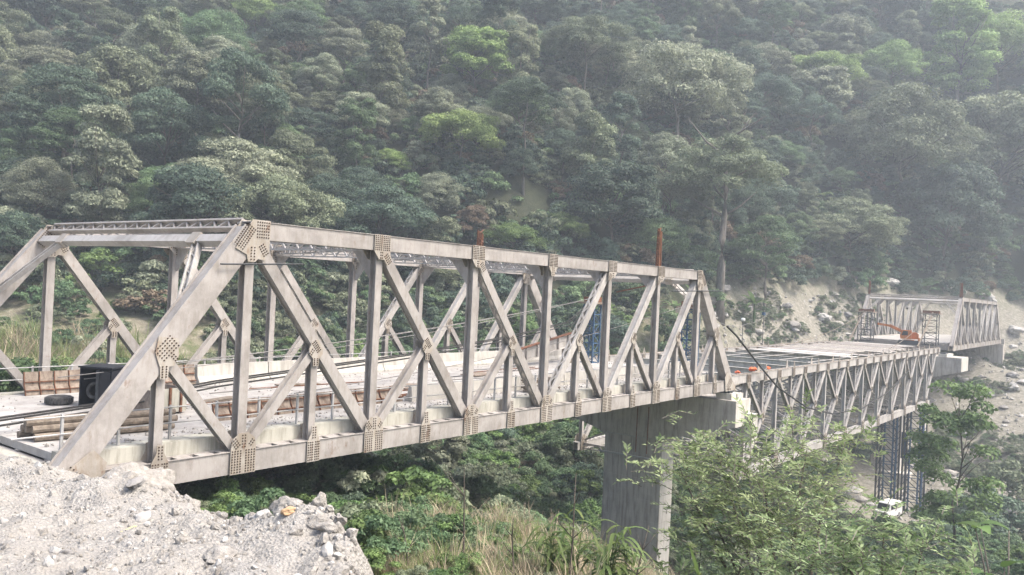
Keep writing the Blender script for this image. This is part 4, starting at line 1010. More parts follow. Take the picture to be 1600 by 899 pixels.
# understorey that fills the wood between the trees
def scatter(name, label, cat, pts, rots, scales, variants, meshes, mats):
    """one object whose points carry copies of a few meshes (geometry nodes)"""
    me = bpy.data.meshes.new(name); me.vertices.add(len(pts)); me.vertices.foreach_set('co', np.asarray(pts, np.float32).ravel())
    for nm, ty, data, key in (('rot', 'FLOAT_VECTOR', rots, 'vector'), ('siz', 'FLOAT_VECTOR', scales, 'vector'), ('var', 'INT', variants, 'value')):
        a = me.attributes.new(nm, ty, 'POINT'); a.data.foreach_set(key, np.asarray(data, np.int32 if ty == 'INT' else np.float32).ravel())
    me.update(); o = mesh_obj(name, me); tag(o, label, cat, None, 'stuff')
    ng = bpy.data.node_groups.new(name, 'GeometryNodeTree')
    ng.interface.new_socket('Geometry', in_out='INPUT', socket_type='NodeSocketGeometry'); ng.interface.new_socket('Geometry', in_out='OUTPUT', socket_type='NodeSocketGeometry')
    gi = ng.nodes.new('NodeGroupInput'); go = ng.nodes.new('NodeGroupOutput'); jn = ng.nodes.new('GeometryNodeJoinGeometry')
    def attr(nm, ty):
        n = ng.nodes.new('GeometryNodeInputNamedAttribute'); n.data_type = ty; n.inputs[0].default_value = nm; return n.outputs[0]
    m2p = ng.nodes.new('GeometryNodeMeshToPoints'); ng.links.new(gi.outputs[0], m2p.inputs[0])
    for k, mm in enumerate(meshes):
        src = bpy.data.objects.new(name+'_piece', mm)
        oi = ng.nodes.new('GeometryNodeObjectInfo'); oi.inputs['Object'].default_value = src; oi.inputs['As Instance'].default_value = True
        cmp_ = ng.nodes.new('FunctionNodeCompare'); cmp_.data_type = 'INT'; cmp_.operation = 'EQUAL'; ng.links.new(attr('var', 'INT'), cmp_.inputs[2]); cmp_.inputs[3].default_value = k
        ip = ng.nodes.new('GeometryNodeInstanceOnPoints'); ng.links.new(m2p.outputs[0], ip.inputs['Points']); ng.links.new(oi.outputs['Geometry'], ip.inputs['Instance'])
        ng.links.new(cmp_.outputs[0], ip.inputs['Selection'])
        e2r = ng.nodes.new('FunctionNodeEulerToRotation'); ng.links.new(attr('rot', 'FLOAT_VECTOR'), e2r.inputs[0]); ng.links.new(e2r.outputs[0], ip.inputs['Rotation']); ng.links.new(attr('siz', 'FLOAT_VECTOR'), ip.inputs['Scale'])
        ng.links.new(ip.outputs[0], jn.inputs[0])
    ng.links.new(jn.outputs[0], go.inputs[0])
    md = o.modifiers.new('scatter', 'NODES'); md.node_group = ng
    return o
BUSH = []
for i, k in enumerate(('dark', 'dark', 'mid', 'mid', 'olive', 'olive', 'pale', 'bright', 'brown')):
    BUSH.append(crown_mesh('bush', 400+i, 2.0, 2.6, 19, 190, .23, ('round', 'spread', 'tall')[i % 3] if i % 3 < 2 else 'round', LEAF[k]))
def scatter_set(n, fn_pt, ok, smin, smax, nv, tilt=.15, flat=1.0):
    P_, R_, S_, V_ = [], [], [], []
    tries = 0
    while len(P_) < n and tries < n*30:
        m = 4000; xy = np.array([fn_pt() for _ in range(m)]); zz = height(xy[:, 0], xy[:, 1]); tries += m
        for (x, y), z in zip(xy, zz):
            if len(P_) >= n: break
            if not ok(x, y, z): continue
            s = smin*(smax/smin)**RNG.random(); P_.append((x, y, z-.12*s)); R_.append((RNG.uniform(-tilt, tilt), RNG.uniform(-tilt, tilt), RNG.uniform(0, 6.28))); S_.append((s, s, s*RNG.uniform(.75, 1.25)*flat)); V_.append(nv())
    return P_, R_, S_, V_
def polar(a0, a1, d0, d1):
    def f():
        az = math.radians(RNG.uniform(a0, a1)); D = math.sqrt(RNG.uniform(d0*d0, d1*d1)); return CAM[0]+D*math.cos(az), CAM[1]+D*math.sin(az)
    return f
def bare(x, y, z):       # sand, rubble and the cleared slope round the far span
    return (x > 88 and z < 4 and y < 34) or (x > 112 and z < 8.5)
def under_ok(x, y, z):
    return z > 2.5 and not bare(x, y, z) and visible(x, y, z+1)
VW = [0, 0, 0, 1, 1, 1, 2, 2, 3, 4, 5, 6, 8]
scatter('forest_understorey', 'dense green understorey covering the slope between the trees', 'undergrowth', *scatter_set(5200, polar(-1, 75, 70, 300), under_ok, .8, 2.0, lambda: RNG.choice(VW)), BUSH, None)
# the lesser trees that fill the wood behind and between those set out singly
FILL = []
for i, k in enumerate(('dark', 'dark', 'mid', 'olive', 'pale', 'dark', 'mid', 'olive')):
    fm = CROWNS[(0, 1, 3, 4, 6, 10, 7, 5)[i]][4].copy(); fm.materials[0] = LEAF[k]; FILL.append(fm)
scatter('lesser_trees', 'crowns of lesser trees filling the gaps in the wooded slope', 'wood', *scatter_set(620, polar(-1, 75, 76, 300), lambda x, y, z: z > (4 if x < 105 else 10.5) and visible(x, y, z+4), .30, .72, lambda: RNG.randrange(8)), FILL, None)
def valley_ok(x, y, z):
    if y > 24 and math.degrees(math.atan2(y-CAM[1], x-CAM[0])) > 56.5 and RNG.random() < .88: return False
    if (-3 < y < 17 and x < 3) or (y < -2 and x < 42): return False
    if x < 14 and y < 14 and z > -3.2: return False
    if 41 < x < 49 and 2 < y < 11: return False
    return -17 < z < 3.5 and not bare(x, y, z) and visible(x, y, z+1)
scatter('valley_thicket', 'low tangled thicket filling the gully under and behind the bridge', 'undergrowth', *scatter_set(3200, polar(3, 72, 24, 125), valley_ok, .35, 1.15, lambda: RNG.choice([2, 3, 3, 3, 4, 4, 5, 6, 7, 7, 1])), BUSH, None)
scatter('slope_scrub', 'sparse scrub on the cleared rocky slope around the far span', 'undergrowth', *scatter_set(2600, polar(1, 30, 105, 250), lambda x, y, z: bare(x, y, z) and vnoise(x/7, y/7, 77) > (-.05 if z > -8 else .15) and not (x < 126 and z < -12) and not (-2 < y < 16 and z > -3 and x > 175) and visible(x, y, z), .10, .5, lambda: RNG.choice([2, 3, 4, 4, 5, 5, 6, 6])), BUSH, None)
scatter('floor_scrub', 'scattered bushes on the valley floor at lower right', 'undergrowth', *scatter_set(260, polar(1, 14, 40, 125), lambda x, y, z: z < -7 and y < -3.5 and visible(x, y, z), .35, 1.15, lambda: RNG.choice([0, 2, 3, 4, 5, 7])), BUSH, None)

# shrubs one can tell apart in the gully, behind the approach and at lower right
SHRUB = [crown_mesh('foliage', 500+i, R_, H_, 30, 125, .26, st, LEAF['mid']) for i, (R_, H_, st) in enumerate(((2.0, 3.0, 'round'), (2.2, 2.4, 'spread'), (1.7, 3.8, 'tall'), (2.1, 2.8, 'round')))]
SHRUB_STEM = [trunk_mesh('stem', 520+i, 1.9, .07, 1.8, 2.0, BARK_DARK, 6) for i in range(2)]
def shrub(x, y, kind, proto, s, label, group=None):
    root = thing('shrub', label, 'shrub', (x, y, float(height(x, y))-.1), RNG.uniform(0, 6.28), group); root.scale = (s, s, s)
    mesh_obj('stem', SHRUB_STEM[proto % 2], root); f = mesh_obj('foliage', SHRUB[proto], root); set_mat(f, LEAF[kind]); return root
for x, y, kind, proto, s, label in [(43.4, 24.9, 'pale', 2, 1.55, 'pale grey-green conical shrub standing out in the gully left of the pier'),
    (26.5, 14.5, 'olive', 0, 0.8, 'olive shrub left of the pale conical shrub in the gully'),
    (46.6, 23.2, 'olive', 1, 1.15, 'olive spreading shrub right of the pale conical shrub'),
    (57.7, 21.9, 'mid', 0, 1.41, 'rounded green shrub just left of the pier'),
    (54.6, 17.2, 'dark', 3, 0.98, 'dark shrub touching the left side of the pier column'),
    (53.2, 22.4, 'brown', 3, 0.86, 'brownish shrub between the gully shrubs left of the pier'),
    (13.9, 5.8, 'mid', 1, 0.58, 'green shrub below the second joint of the near chord'),
    (9.0, 3.6, 'bright', 3, 0.4, 'fresh green shrub beside the gravel bank under the chord'),
    (34.8, 58.0, 'brown', 1, 1.34, 'brownish flat bush seen under the near portal'),
    (41.4, 61.6, 'mid', 0, 1.43, 'green bush seen through the near portal right side'),
    (33.5, 65.8, 'bright', 0, 1.54, 'fresh green bush seen through the near portal left side'),
    (96.5, -9.5, 'dark', 3, 2.05, 'dark bush at right edge on the valley floor'),
    (110.7, -10.5, 'olive', 0, 2.0, 'olive brown bush at the right edge beyond the slender tree'),
    (86.8, -6.7, 'bright', 0, 1.51, 'fresh green bush at the foot of the trestle towers')]: shrub(x, y, kind, proto, s, label)
for x, y, kind, proto, s, zone in [(7.1, 4.0, 'mid', 2, 0.55, 'in the gully right beyond the gravel bank'),
    (38.3, 27.1, 'mid', 0, 0.88, 'in the gully left of the near pier'),
    (50.5, 58.3, 'mid', 2, 1.39, 'behind the first panels of the near span'),
    (71.1, 39.2, 'bright', 3, 1.47, 'behind the later panels of the near span'),
    (70.0, 9.9, 'mid', 1, 1.12, 'on the valley floor under the middle span'),
    (6.9, 4.4, 'dark', 1, 0.31, 'in the gully right beyond the gravel bank'),
    (52.9, 17.9, 'mid', 3, 0.91, 'in the gully left of the near pier'),
    (27.6, 60.4, 'mid', 0, 0.96, 'behind the first panels of the near span'),
    (78.7, 32.1, 'olive', 2, 1.29, 'behind the later panels of the near span'),
    (67.7, 8.7, 'olive', 0, 1.21, 'on the valley floor under the middle span'),
    (11.2, 2.0, 'mid', 3, 0.45, 'in the gully right beyond the gravel bank'),
    (41.2, 20.8, 'olive', 0, 1.1, 'in the gully left of the near pier'),
    (52.3, 54.0, 'olive', 0, 1.24, 'behind the first panels of the near span'),
    (85.9, 34.7, 'dark', 1, 1.65, 'behind the later panels of the near span'),
    (85.3, 10.5, 'mid', 0, 1.35, 'on the valley floor under the middle span'),
    (7.5, 3.5, 'mid', 2, 0.54, 'in the gully right beyond the gravel bank'),
    (57.0, 19.8, 'olive', 0, 1.28, 'in the gully left of the near pier'),
    (54.4, 50.3, 'olive', 3, 1.27, 'behind the first panels of the near span'),
    (88.3, 31.1, 'olive', 1, 0.93, 'behind the later panels of the near span'),
    (75.4, 16.3, 'olive', 3, 0.92, 'on the valley floor under the middle span'),
    (7.3, 3.8, 'mid', 3, 0.37, 'in the gully right beyond the gravel bank'),
    (53.0, 16.1, 'bright', 2, 0.92, 'in the gully left of the near pier'),
    (50.2, 59.5, 'olive', 1, 1.3, 'behind the first panels of the near span'),
    (76.8, 34.7, 'dark', 2, 1.78, 'behind the later panels of the near span'),
    (91.3, 12.8, 'olive', 0, 1.33, 'on the valley floor under the middle span'),
    (8.6, 2.1, 'olive', 1, 0.42, 'in the gully right beyond the gravel bank'),
    (31.4, 21.7, 'dark', 2, 0.74, 'in the gully left of the near pier'),
    (38.3, 59.6, 'dark', 1, 1.34, 'behind the first panels of the near span'),
    (68.9, 42.1, 'dark', 0, 1.32, 'behind the later panels of the near span'),
    (69.3, 5.0, 'bright', 2, 1.28, 'on the valley floor under the middle span'),
    (10.3, -0.2, 'dark', 3, 0.43, 'in the gully right beyond the gravel bank'),
    (55.2, 21.4, 'mid', 1, 0.92, 'in the gully left of the near pier'),
    (33.8, 58.9, 'olive', 2, 1.14, 'behind the first panels of the near span'),
    (81.4, 38.4, 'mid', 1, 1.26, 'behind the later panels of the near span'),
    (111.0, 15.9, 'olive', 2, 1.43, 'on the valley floor under the middle span'),
    (8.3, 2.4, 'mid', 0, 0.35, 'in the gully right beyond the gravel bank'),
    (58.2, 20.3, 'dark', 1, 0.73, 'in the gully left of the near pier'),
    (38.3, 62.8, 'olive', 3, 1.15, 'behind the first panels of the near span'),
    (58.6, 45.4, 'dark', 3, 1.33, 'behind the later panels of the near span'),
    (120.2, 11.3, 'dark', 3, 1.58, 'on the valley floor under the middle span'),
    (7.0, 4.1, 'mid', 3, 0.29, 'in the gully right beyond the gravel bank'),
    (55.2, 18.1, 'mid', 0, 0.67, 'in the gully left of the near pier'),
    (35.4, 53.0, 'dark', 2, 1.04, 'behind the first panels of the near span'),
    (72.1, 41.6, 'olive', 1, 1.41, 'behind the later panels of the near span'),
    (69.9, 8.3, 'dark', 3, 1.02, 'on the valley floor under the middle span'),
    (11.7, 5.8, 'dark', 3, 0.42, 'in the gully right beyond the gravel bank'),
    (43.4, 19.2, 'olive', 1, 0.54, 'in the gully left of the near pier'),
    (47.0, 51.4, 'olive', 2, 1.45, 'behind the first panels of the near span'),
    (93.8, 29.3, 'mid', 2, 1.81, 'behind the later panels of the near span'),
    (90.5, 10.1, 'mid', 2, 1.71, 'on the valley floor under the middle span'),
    (13.9, 5.5, 'mid', 2, 0.38, 'in the gully right beyond the gravel bank'),
    (51.4, 17.7, 'dark', 1, 0.96, 'in the gully left of the near pier'),
    (35.4, 56.3, 'mid', 3, 0.75, 'behind the first panels of the near span'),
    (92.3, 28.4, 'bright', 0, 1.11, 'behind the later panels of the near span'),
    (113.1, 11.9, 'mid', 1, 1.2, 'on the valley floor under the middle span'),
    (13.1, 6.0, 'olive', 2, 0.55, 'in the gully right beyond the gravel bank'),
    (55.5, 24.4, 'olive', 1, 1.16, 'in the gully left of the near pier'),
    (38.7, 57.4, 'dark', 3, 0.93, 'behind the first panels of the near span'),
    (61.6, 43.4, 'dark', 2, 1.16, 'behind the later panels of the near span'),
    (83.3, 3.2, 'olive', 2, 1.05, 'on the valley floor under the middle span')]:
    lab = f'{COLNAME[kind]} shrub {zone}'; shrub(x, y, kind, proto, s, lab, 'shrubs: '+lab)

# slender tree on the valley floor, right
x, y = (70.9, -10.4)
t = thing('slender_tree', 'slender fresh green tree on sandy floor right of the trestle towers', 'tree', (x, y, float(height(x, y))-.2), 1.0)
mesh_obj('trunk', trunk_mesh('trunk', 71, 15, .16, 3.2, 8, BARK_DARK, 12), t)
mesh_obj('crown', crown_mesh('crown', 72, 3.6, 12.5, 52, 150, .38, 'tall', LEAF['bright']), t, (0, 0, 4.5))

# banana plants on the slope
def blade(b, base, dirx, diry, L, w, rise, droop, n=7):
    i0 = len(b.v); sx, sy = -diry, dirx
    for i in range(n+1):
        tt = i/n; px = base[0]+dirx*L*tt; py = base[1]+diry*L*tt; pz = base[2]+rise*L*tt-droop*L*tt*tt; ww = w*math.sin(math.pi*min(1, .08+.92*tt)**.8)*.5+.012
        b.v += [(px+sx*ww, py+sy*ww, pz+ww*.25), (px, py, pz), (px-sx*ww, py-sy*ww, pz+ww*.25)]
    for i in range(n):
        q = i0+3*i; b.f += [(q, q+3, q+4, q+1), (q+1, q+4, q+5, q+2)]
def banana_mesh(seed, n=8):
    r = random.Random(seed); b = MB()
    for k in range(n):
        a = r.uniform(0, 6.28); blade(b, (0, 0, 2.3), math.cos(a), math.sin(a), r.uniform(1.6, 2.5), .6, r.uniform(.5, 1.3), r.uniform(.5, 1.1))
    return b.mesh('leaves', LEAF['banana'], True)
BAN = [banana_mesh(i) for i in range(3)]; BSTEM = MB().tube([(0, 0, -2.5), (0, 0, 1.2), (0, 0, 2.4)], [.22, .15, .08], 7).mesh('stem', LEAF['bright'], True)
for i, (x, y, s, lab) in enumerate([(41.1, 66.5, 1.3, 'banana plant above the near portal beam'),
    (120.4, 27.3, 1.3, 'banana plant at forest edge left of the two thin poles'),
    (237.3, 31.8, 1.6, 'pale banana plant high on slope above the far portal'),
    (113.2, 52.6, 1.4, 'pale banana plant left of the wide feathery tree'),
    (108.4, 48.2, 1.3, 'lower pale banana plant left of the wide feathery tree'),
    (175.1, 33.4, 1.3, 'banana plant on the slope above the middle span'),
    (200.8, 17.5, 1.4, 'banana plant at the forest edge above the far portal'),
    (105.4, 30.5, 1.3, 'banana plant behind the end posts of the near span'),
    (99.1, 30.9, 1.2, 'banana plant seen through the last panel of the near span'),
    (94.1, 30.9, 1.2, 'banana plant behind the sixth post of the near span'),
    (215.5, 6.9, 1.4, 'banana plant above the far span right end'),
    (37.3, 68.2, 1.2, 'small banana plant beyond the left portal corner'),
    (210.6, 58.1, 1.6, 'pale banana plant at the top edge above the middle span')]):
    t = thing('banana_plant', lab, 'banana plant', (x, y, float(height(x, y))+RNG.uniform(.5, 1.5)), RNG.uniform(0, 6.28)); t.scale = (s, s, s)
    mesh_obj('stem', BSTEM, t); mesh_obj('leaves', BAN[i % 3], t)

# ------------------------------------------------------------------ rocks
for i, (x, y, r, lab) in enumerate([(136.0, 27.5, 1.1, 'rounded grey boulder on the cleared slope right of the thin poles'),
    (147.9, 24.3, 1.5, 'long grey boulder half in scrub left of the far portal'),
    (133.3, 24.8, 0.8, 'pale boulder on cleared slope below the rounded grey boulder'),
    (154.1, 7.2, 1.0, 'round pale boulder under the end of the middle span'),
    (209.0, 5.9, 2.2, 'large pale boulder behind the top chord of the far span'),
    (182.8, 20.5, 2.0, 'grey boulder behind left part of the far portal beam'),
    (172.5, 24.5, 1.5, 'grey boulder at the forest edge left of the far portal'),
    (203.6, 10.5, 1.4, 'grey boulder behind the right mast of the far portal'),
    (203.8, -0.3, 1.8, 'flat pale boulder right of the far span'),
    (148.5, -1.1, 1.2, 'grey boulder on rubble slope under the far span'),
    (162.9, -4.8, 1.4, 'dark boulder at right edge below the far span'),
    (200.3, 12.9, 1.3, 'pale boulder behind the middle of the far portal beam')]):
    blob('boulder', lab, 'boulder', (x, y, float(height(x, y))+r*.25), (r*1.25, r, r*.75), ROCK if i % 3 else ROCK_DARK, 20+i % 7, None, 3, .3, RNG.uniform(0, 6))
n_ = 0
while n_ < 230:
    az = math.radians(RNG.uniform(3, 26)); D = RNG.uniform(112, 215); x = CAM[0]+D*math.cos(az); y = CAM[1]+D*math.sin(az); z = float(height(x, y))
    if not bare(x, y, z) or not visible(x, y, z, 0, 0) or (x > 120 and -2 < y < 16 and z > -6 and x < 181): continue
    r = .3*(1.5/.3)**(RNG.random()**2.0)
    zone = 'below the far span' if z < -3 else 'on the cleared slope left of the far span' if y > 15 else 'beside the landing of the far span'
    zone = ('at the foot of the slope ' if z < -12 else 'high on the bank ' if z > -6 and z < -3 else '')+zone; mt_ = RNG.choice([ROCK, CLOD, ROCK_DARK]); lab = ('large' if r > .75 else 'middling' if r > .48 else 'small')+{'grey_rock': ' grey', 'pale_clod': ' pale', 'dark_rock': ' dark'}[mt_.name]+' rock '+zone
    blob('rock', lab, 'rock', (x, y, z+r*.2), (r*1.3, r, r*.7), mt_, 20+n_ % 7, 'rocks: '+lab, 2, .3, RNG.uniform(0, 6)); n_ += 1
n_ = 0
while n_ < 60:       # dark rubble heaped beyond the approach road
    x = RNG.uniform(-4, 15); y = RNG.uniform(17, 24); r = RNG.uniform(.25, .75)
    z = max(float(height(x, y)), .2-.1*max(0, x-6))
    blob('rock', 'dark rubble stone heaped beyond the far railing at the bridge end', 'rock', (x, y, z+r*.3+RNG.uniform(0, .5)), (r*1.2, r, r*.8), RNG.choice([ROCK_DARK, ROCK_DARK, ROCK]), 20+n_ % 7, 'rubble beyond the far railing', 2, .3, RNG.uniform(0, 6)); n_ += 1
def gz(x, y): return float(gravel_height(x, y))
for i, (x, y, sx, sy, sz, mat, lab) in enumerate((
        (1.5, -1.6, 1.15, .8, .95, CLOD, 'big pale clod of hardened earth against the bridge bearing'), (.7, -2.3, .8, .6, .5, CLOD, 'pale earth clod in front of the bridge bearing'), (2.0, -3.1, .42, .4, .30, CLOD, 'pale rounded clod on the lip of the gravel bank below the chord'),
        (-.1, -4.3, .55, .22, .14, ROCK_DARK, 'flat grey stone slab lying on the gravel bank'), (.15, -9.6, .40, .34, .26, CLOD, 'large grey clod on heap at right edge of the gravel'), (.45, -10.15, .24, .22, .26, CLOD, 'upright pale clod at the right end of the gravel heap'),
        (.2, -8.7, .28, .24, .17, ROCK, 'grey stone left on the gravel heap'), (-.25, -10.1, .19, .14, .10, ROCK_TAN, 'tan orange stone on the gravel heap'), (.5, -9.2, .26, .24, .2, ROCK, 'grey stone behind the gravel heap'), (-.25, -11.2, .26, .2, .13, CLOD, 'pale clod low on the right side of the gravel heap'),
        (-1.9, -10.4, .45, .34, .15, CLOD, 'lumpy pale clod in front of the gravel heap'), (-3.0, -11.6, .34, .3, .11, CLOD, 'pale clod near the bottom edge of the gravel'), (-3.6, -8.6, .16, .12, .09, ROCK_DARK, 'small dark stone in the middle of the gravel bank'), (-4.9, -12.8, .16, .12, .08, ROCK_DARK, 'small dark stone at bottom left of the gravel'),
        (.45, -7.4, .2, .18, .13, CLOD, 'small pale clod on the dip of the gravel edge'))):
    blob('boulder', lab, 'boulder', (x, y, gz(x, y)+sz*.22), (sx, sy, sz), mat, 40+i, None, 4, .42, i*1.3)
tag(MB().frame_box((-2.0, -7.6, gz(-2, -7.6)+.03), (.9, .4, .05), (-.4, .9, 0), (0, 0, 1), .4, .06, .02).obj('yellow_strap', rough_mat('yellow_plastic', (.42, .38, .2), (.5, .46, .28), 6)), 'short yellow plastic strap lying on the gravel', 'strap')
PEB = [rock_mesh(80+i, m, 1, .35) for i, m in enumerate((ROCK, CLOD, CLOD, ROCK, CLOD))]
pp, pr, ps, pv = [], [], [], []
while len(pp) < 15000:
    x = RNG.uniform(-13, 3.2); y = RNG.uniform(-17.5, 1.5)
    if y > -.5 and x > .2: continue
    s = .012*(.10/.012)**(RNG.random()**2.3); pp.append((x, y, 0)); pr.append([RNG.uniform(0, 6) for _ in range(3)]); ps.append((s*1.2, s, s*.8)); pv.append(RNG.randrange(5))
pp = np.array(pp); pp[:, 2] = gravel_height(pp[:, 0], pp[:, 1])+.004
cp, cr, cs, cv = [], [], [], []
while len(cp) < 520:
    y = RNG.uniform(-16, .3); e_ = float(np.interp(y, EDGE_Y, EDGE_X)); x = e_-abs(RNG.gauss(0, .55))+.15 if RNG.random() < .55 else RNG.uniform(-10, e_)
    if y > -.6 and x > .2: continue
    s = .05*(.20/.05)**(RNG.random()**2.2); cp.append((x, y, gz(x, y)+s*.1)); cr.append([RNG.uniform(0, 6) for _ in range(3)]); cs.append((s*1.3, s, s*.75)); cv.append(RNG.randrange(4))
scatter('broken_clods', 'broken clods and stones crumbling along the lip of the gravel bank', 'rubble', cp, cr, cs, cv, [rock_mesh(90+i, m, 2, .5) for i, m in enumerate((CLOD, CLOD, ROCK, CLOD))], None)
scatter('loose_gravel', 'loose pale gravel strewn over the near bank', 'gravel', pp, pr, ps, pv, PEB, None)
pp, pr, ps, pv = [], [], [], []
while len(pp) < 9000:
    az = math.radians(RNG.uniform(2, 27)); D = RNG.uniform(85, 220); x = CAM[0]+D*math.cos(az); y = CAM[1]+D*math.sin(az); pp.append((x, y, 0))
pp = np.array(pp); pp[:, 2] = height(pp[:, 0], pp[:, 1]); pp = pp[[bare(*q) for q in pp]]; nn = len(pp)
ps = .07*(.55/.07)**(NP.random(nn)**1.8); scatter('slope_rubble', 'small stones strewn over the bare slope and valley floor', 'rubble', pp, NP.uniform(0, 6, (nn, 3)), np.stack([ps*1.2, ps, ps*.8], -1), NP.integers(0, 5, nn), PEB, None)
# dirt and broken concrete along the walkway and deck
pp = np.array([(RNG.uniform(.6, 44), RNG.choice([RNG.uniform(.8, 2.3), RNG.uniform(3.5, 12)]), .765) for _ in range(2600)]); nn = len(pp); ps = .015*(.09/.015)**(NP.random(nn)**2)
pp = pp[:]; pp[:, 2] = np.where(pp[:, 1] < .98, .812, .762)
scatter('deck_debris', 'crumbs of concrete and stones littering the deck and walkway', 'debris', pp, NP.uniform(0, 6, (nn, 3)), np.stack([ps*1.2, ps, ps*.8], -1), NP.integers(1, 3, nn), PEB, None)

# ------------------------------------------------------------------ grass and foreground plants
def tuft(seed, n, L, w, spread, mat):
    r = np.random.default_rng(seed); V = []; F = []; T = []
    for k in range(n):
        a = r.uniform(0, 6.28); l = L*r.uniform(.5, 1.15); lean = spread*r.uniform(.15, 1); bx, by = r.normal(0, .10, 2); wd = w*r.uniform(.6, 1.3); tt = r.uniform(0, 1); i0 = len(V)
        for i in range(5):
            s = i/4; rad = lean*l*s*s; z = l*(s-.28*lean*s*s*s); ww = wd*(1-s**1.5)+.001; c, sn = math.cos(a), math.sin(a)
            V += [(bx+c*rad-sn*ww, by+sn*rad+c*ww, z), (bx+c*rad+sn*ww, by+sn*rad-c*ww, z)]; T += [tt, tt]
        F += [(i0+2*i, i0+2*i+1, i0+2*i+3, i0+2*i+2) for i in range(4)]
    return np_mesh('tuft', np.array(V), np.array(F), mat, np.array(T))
TUFT = [tuft(1, 30, .95, .011, .8, LEAF['dry']), tuft(2, 26, 1.25, .012, .7, LEAF['dry']), tuft(3, 28, .7, .016, .9, LEAF['grass']), tuft(4, 22, 1.0, .017, .9, LEAF['grass']), tuft(5, 34, .6, .012, 1.0, LEAF['dry'])]
def terr_pt(): return RNG.uniform(2.4, 21), RNG.uniform(-19, -.6)
def terr_ok(x, y, z):
    e = float(np.interp(y, EDGE_Y, EDGE_X)); return x > e+.9 and z > -6.5 and visible(x, y, z, 20, 60) and (vnoise(x/1.6, y/1.6, 8) > -.45) and y < -4.2-.5*vnoise(x/2, y/2, 3) and (y < -9 or x > 6.2)
scatter('dry_grass', 'dry and green grass on the bank in front of the pier', 'grass', *scatter_set(2500, terr_pt, terr_ok, .4, 1.0, lambda: RNG.choice([0, 1, 1, 4, 4, 2, 2, 2, 3, 3]), .25), TUFT, None)
scatter('tall_reeds', 'tall yellowish reeds beyond the far railing at the left', 'reeds', *scatter_set(2200, polar(55.5, 73, 50, 84), lambda x, y, z: y > 24 and visible(x, y, z), 1.5, 3.0, lambda: RNG.choice([0, 1, 2, 2, 2, 3, 3, 3]), .2), TUFT, None)
def bank_ok(x, y, z):
    e = float(np.interp(y, EDGE_Y, EDGE_X)); return x > e+.7 and visible(x, y, z, 20, 60)
scatter('bank_bushes', 'low green bushes on the bank right below the near chord', 'undergrowth', *scatter_set(420, lambda: (RNG.uniform(2.2, 22), RNG.uniform(-9, 12)), lambda x, y, z: x > float(np.interp(y, EDGE_Y, EDGE_X))+1.0 and z < -.75 and (y > -5.5 or x < 6.5) and z+1.4 < (-.5 if y > -1 else 9), .18, .5, lambda: RNG.choice([2, 3, 3, 4, 5, 7, 7])), BUSH, None)
scatter('bank_weeds', 'small leafy weeds on the bank below the gravel', 'weeds', *scatter_set(420, lambda: (RNG.uniform(1.5, 22), RNG.uniform(-20, 1)), bank_ok, .10, .26, lambda: RNG.choice([2, 4, 5, 7, 7])), BUSH, None)
for i, (x, y, s, lab) in enumerate(((6.2, -5.4, 1.0, 'pale boulder half buried in grass below the near span'), (7.4, -7.6, .8, 'grey stone in grass left of the dry stalks'), (4.9, -7.7, .9, 'pale stone just beyond the gravel heap'), (6.3, -9.4, 1.1, 'flat grey stone at the bottom edge among dry grass'), (9.0, -5.0, .9, 'pale stone among grass nearest the near chord'), (7.3, -9.9, .8, 'grey stone among dry stalks at the bottom edge'), (5.2, -6.4, .7, 'small pale stone on grassy bank beside the gravel'))):
    r = .22*s; blob('boulder', lab, 'boulder', (x, y, float(height(x, y))+r*.4), (r*1.3, r, r*.8), CLOD if i % 2 == 0 else ROCK, 55+i, None, 3, .35, i)
def reed(x, y, s, seed, lab):
    r = random.Random(seed); t = thing('reed_clump', lab, 'reeds', (x, y, float(height(x, y))-.05)); t.scale = (s, s, s)
    for k in range(7):
        a = r.uniform(0, 6.28); h = r.uniform(.9, 1.7); b = MB(); b.tube([(0, 0, 0), (math.cos(a)*.1, math.sin(a)*.1, h*.6), (math.cos(a)*.22, math.sin(a)*.22, h)], [.014, .011, .006], 5)
        for j in range(7):
            q = .25+.75*j/6; aa = a+r.uniform(-2.2, 2.2); blade(b, (math.cos(a)*.22*q*q, math.sin(a)*.22*q*q, h*q), math.cos(aa), math.sin(aa), r.uniform(.45, .8), .05, r.uniform(.5, 1.1), r.uniform(.8, 1.3), 6)
        b.obj('cane', LEAF['grass'], t, smooth=True)
for i, (x, y, s, lab) in enumerate([(6.4, -13.2, 1.3, 'green reed clump in front of the pier column'),
    (6.7, -13.6, 1.1, 'tall green reed clump touching the pier column'),
    (6.0, -12.6, 1.1, 'green reed clump among dry stalks left of the pier'),
    (5.6, -12.2, 1.0, 'pale reed clump in the middle of the dry grass')]): reed(x, y, s, 30+i, lab)
def bare_stem(x, y, hgt, seed, lab, lean=.1):
    r = random.Random(seed); t = thing('bare_sapling', lab, 'sapling', (x, y, float(height(x, y))-.1)); a = r.uniform(0, 6.28)
    pts = [Vector((math.cos(a)*lean*hgt*q*q+r.uniform(-.03, .03), math.sin(a)*lean*hgt*q*q+r.uniform(-.03, .03), hgt*q)) for q in (0, .25, .5, .75, 1)]
    MB().tube(pts, [.028, .024, .02, .014, .006], 6).obj('stem', BARK_DARK, t, smooth=True)
    for k in range(5):
        p = pts[r.choice([1, 2, 2, 3, 3])]; b_ = r.uniform(0, 6.28); l = hgt*r.uniform(.15, .35); q = p+Vector((math.cos(b_)*l*.6, math.sin(b_)*l*.6, l*.7)); MB().tube([p, (p+q)/2+Vector((0, 0, -.05*l)), q], [.012, .009, .004], 5).obj('branch', BARK_DARK, t, smooth=True)
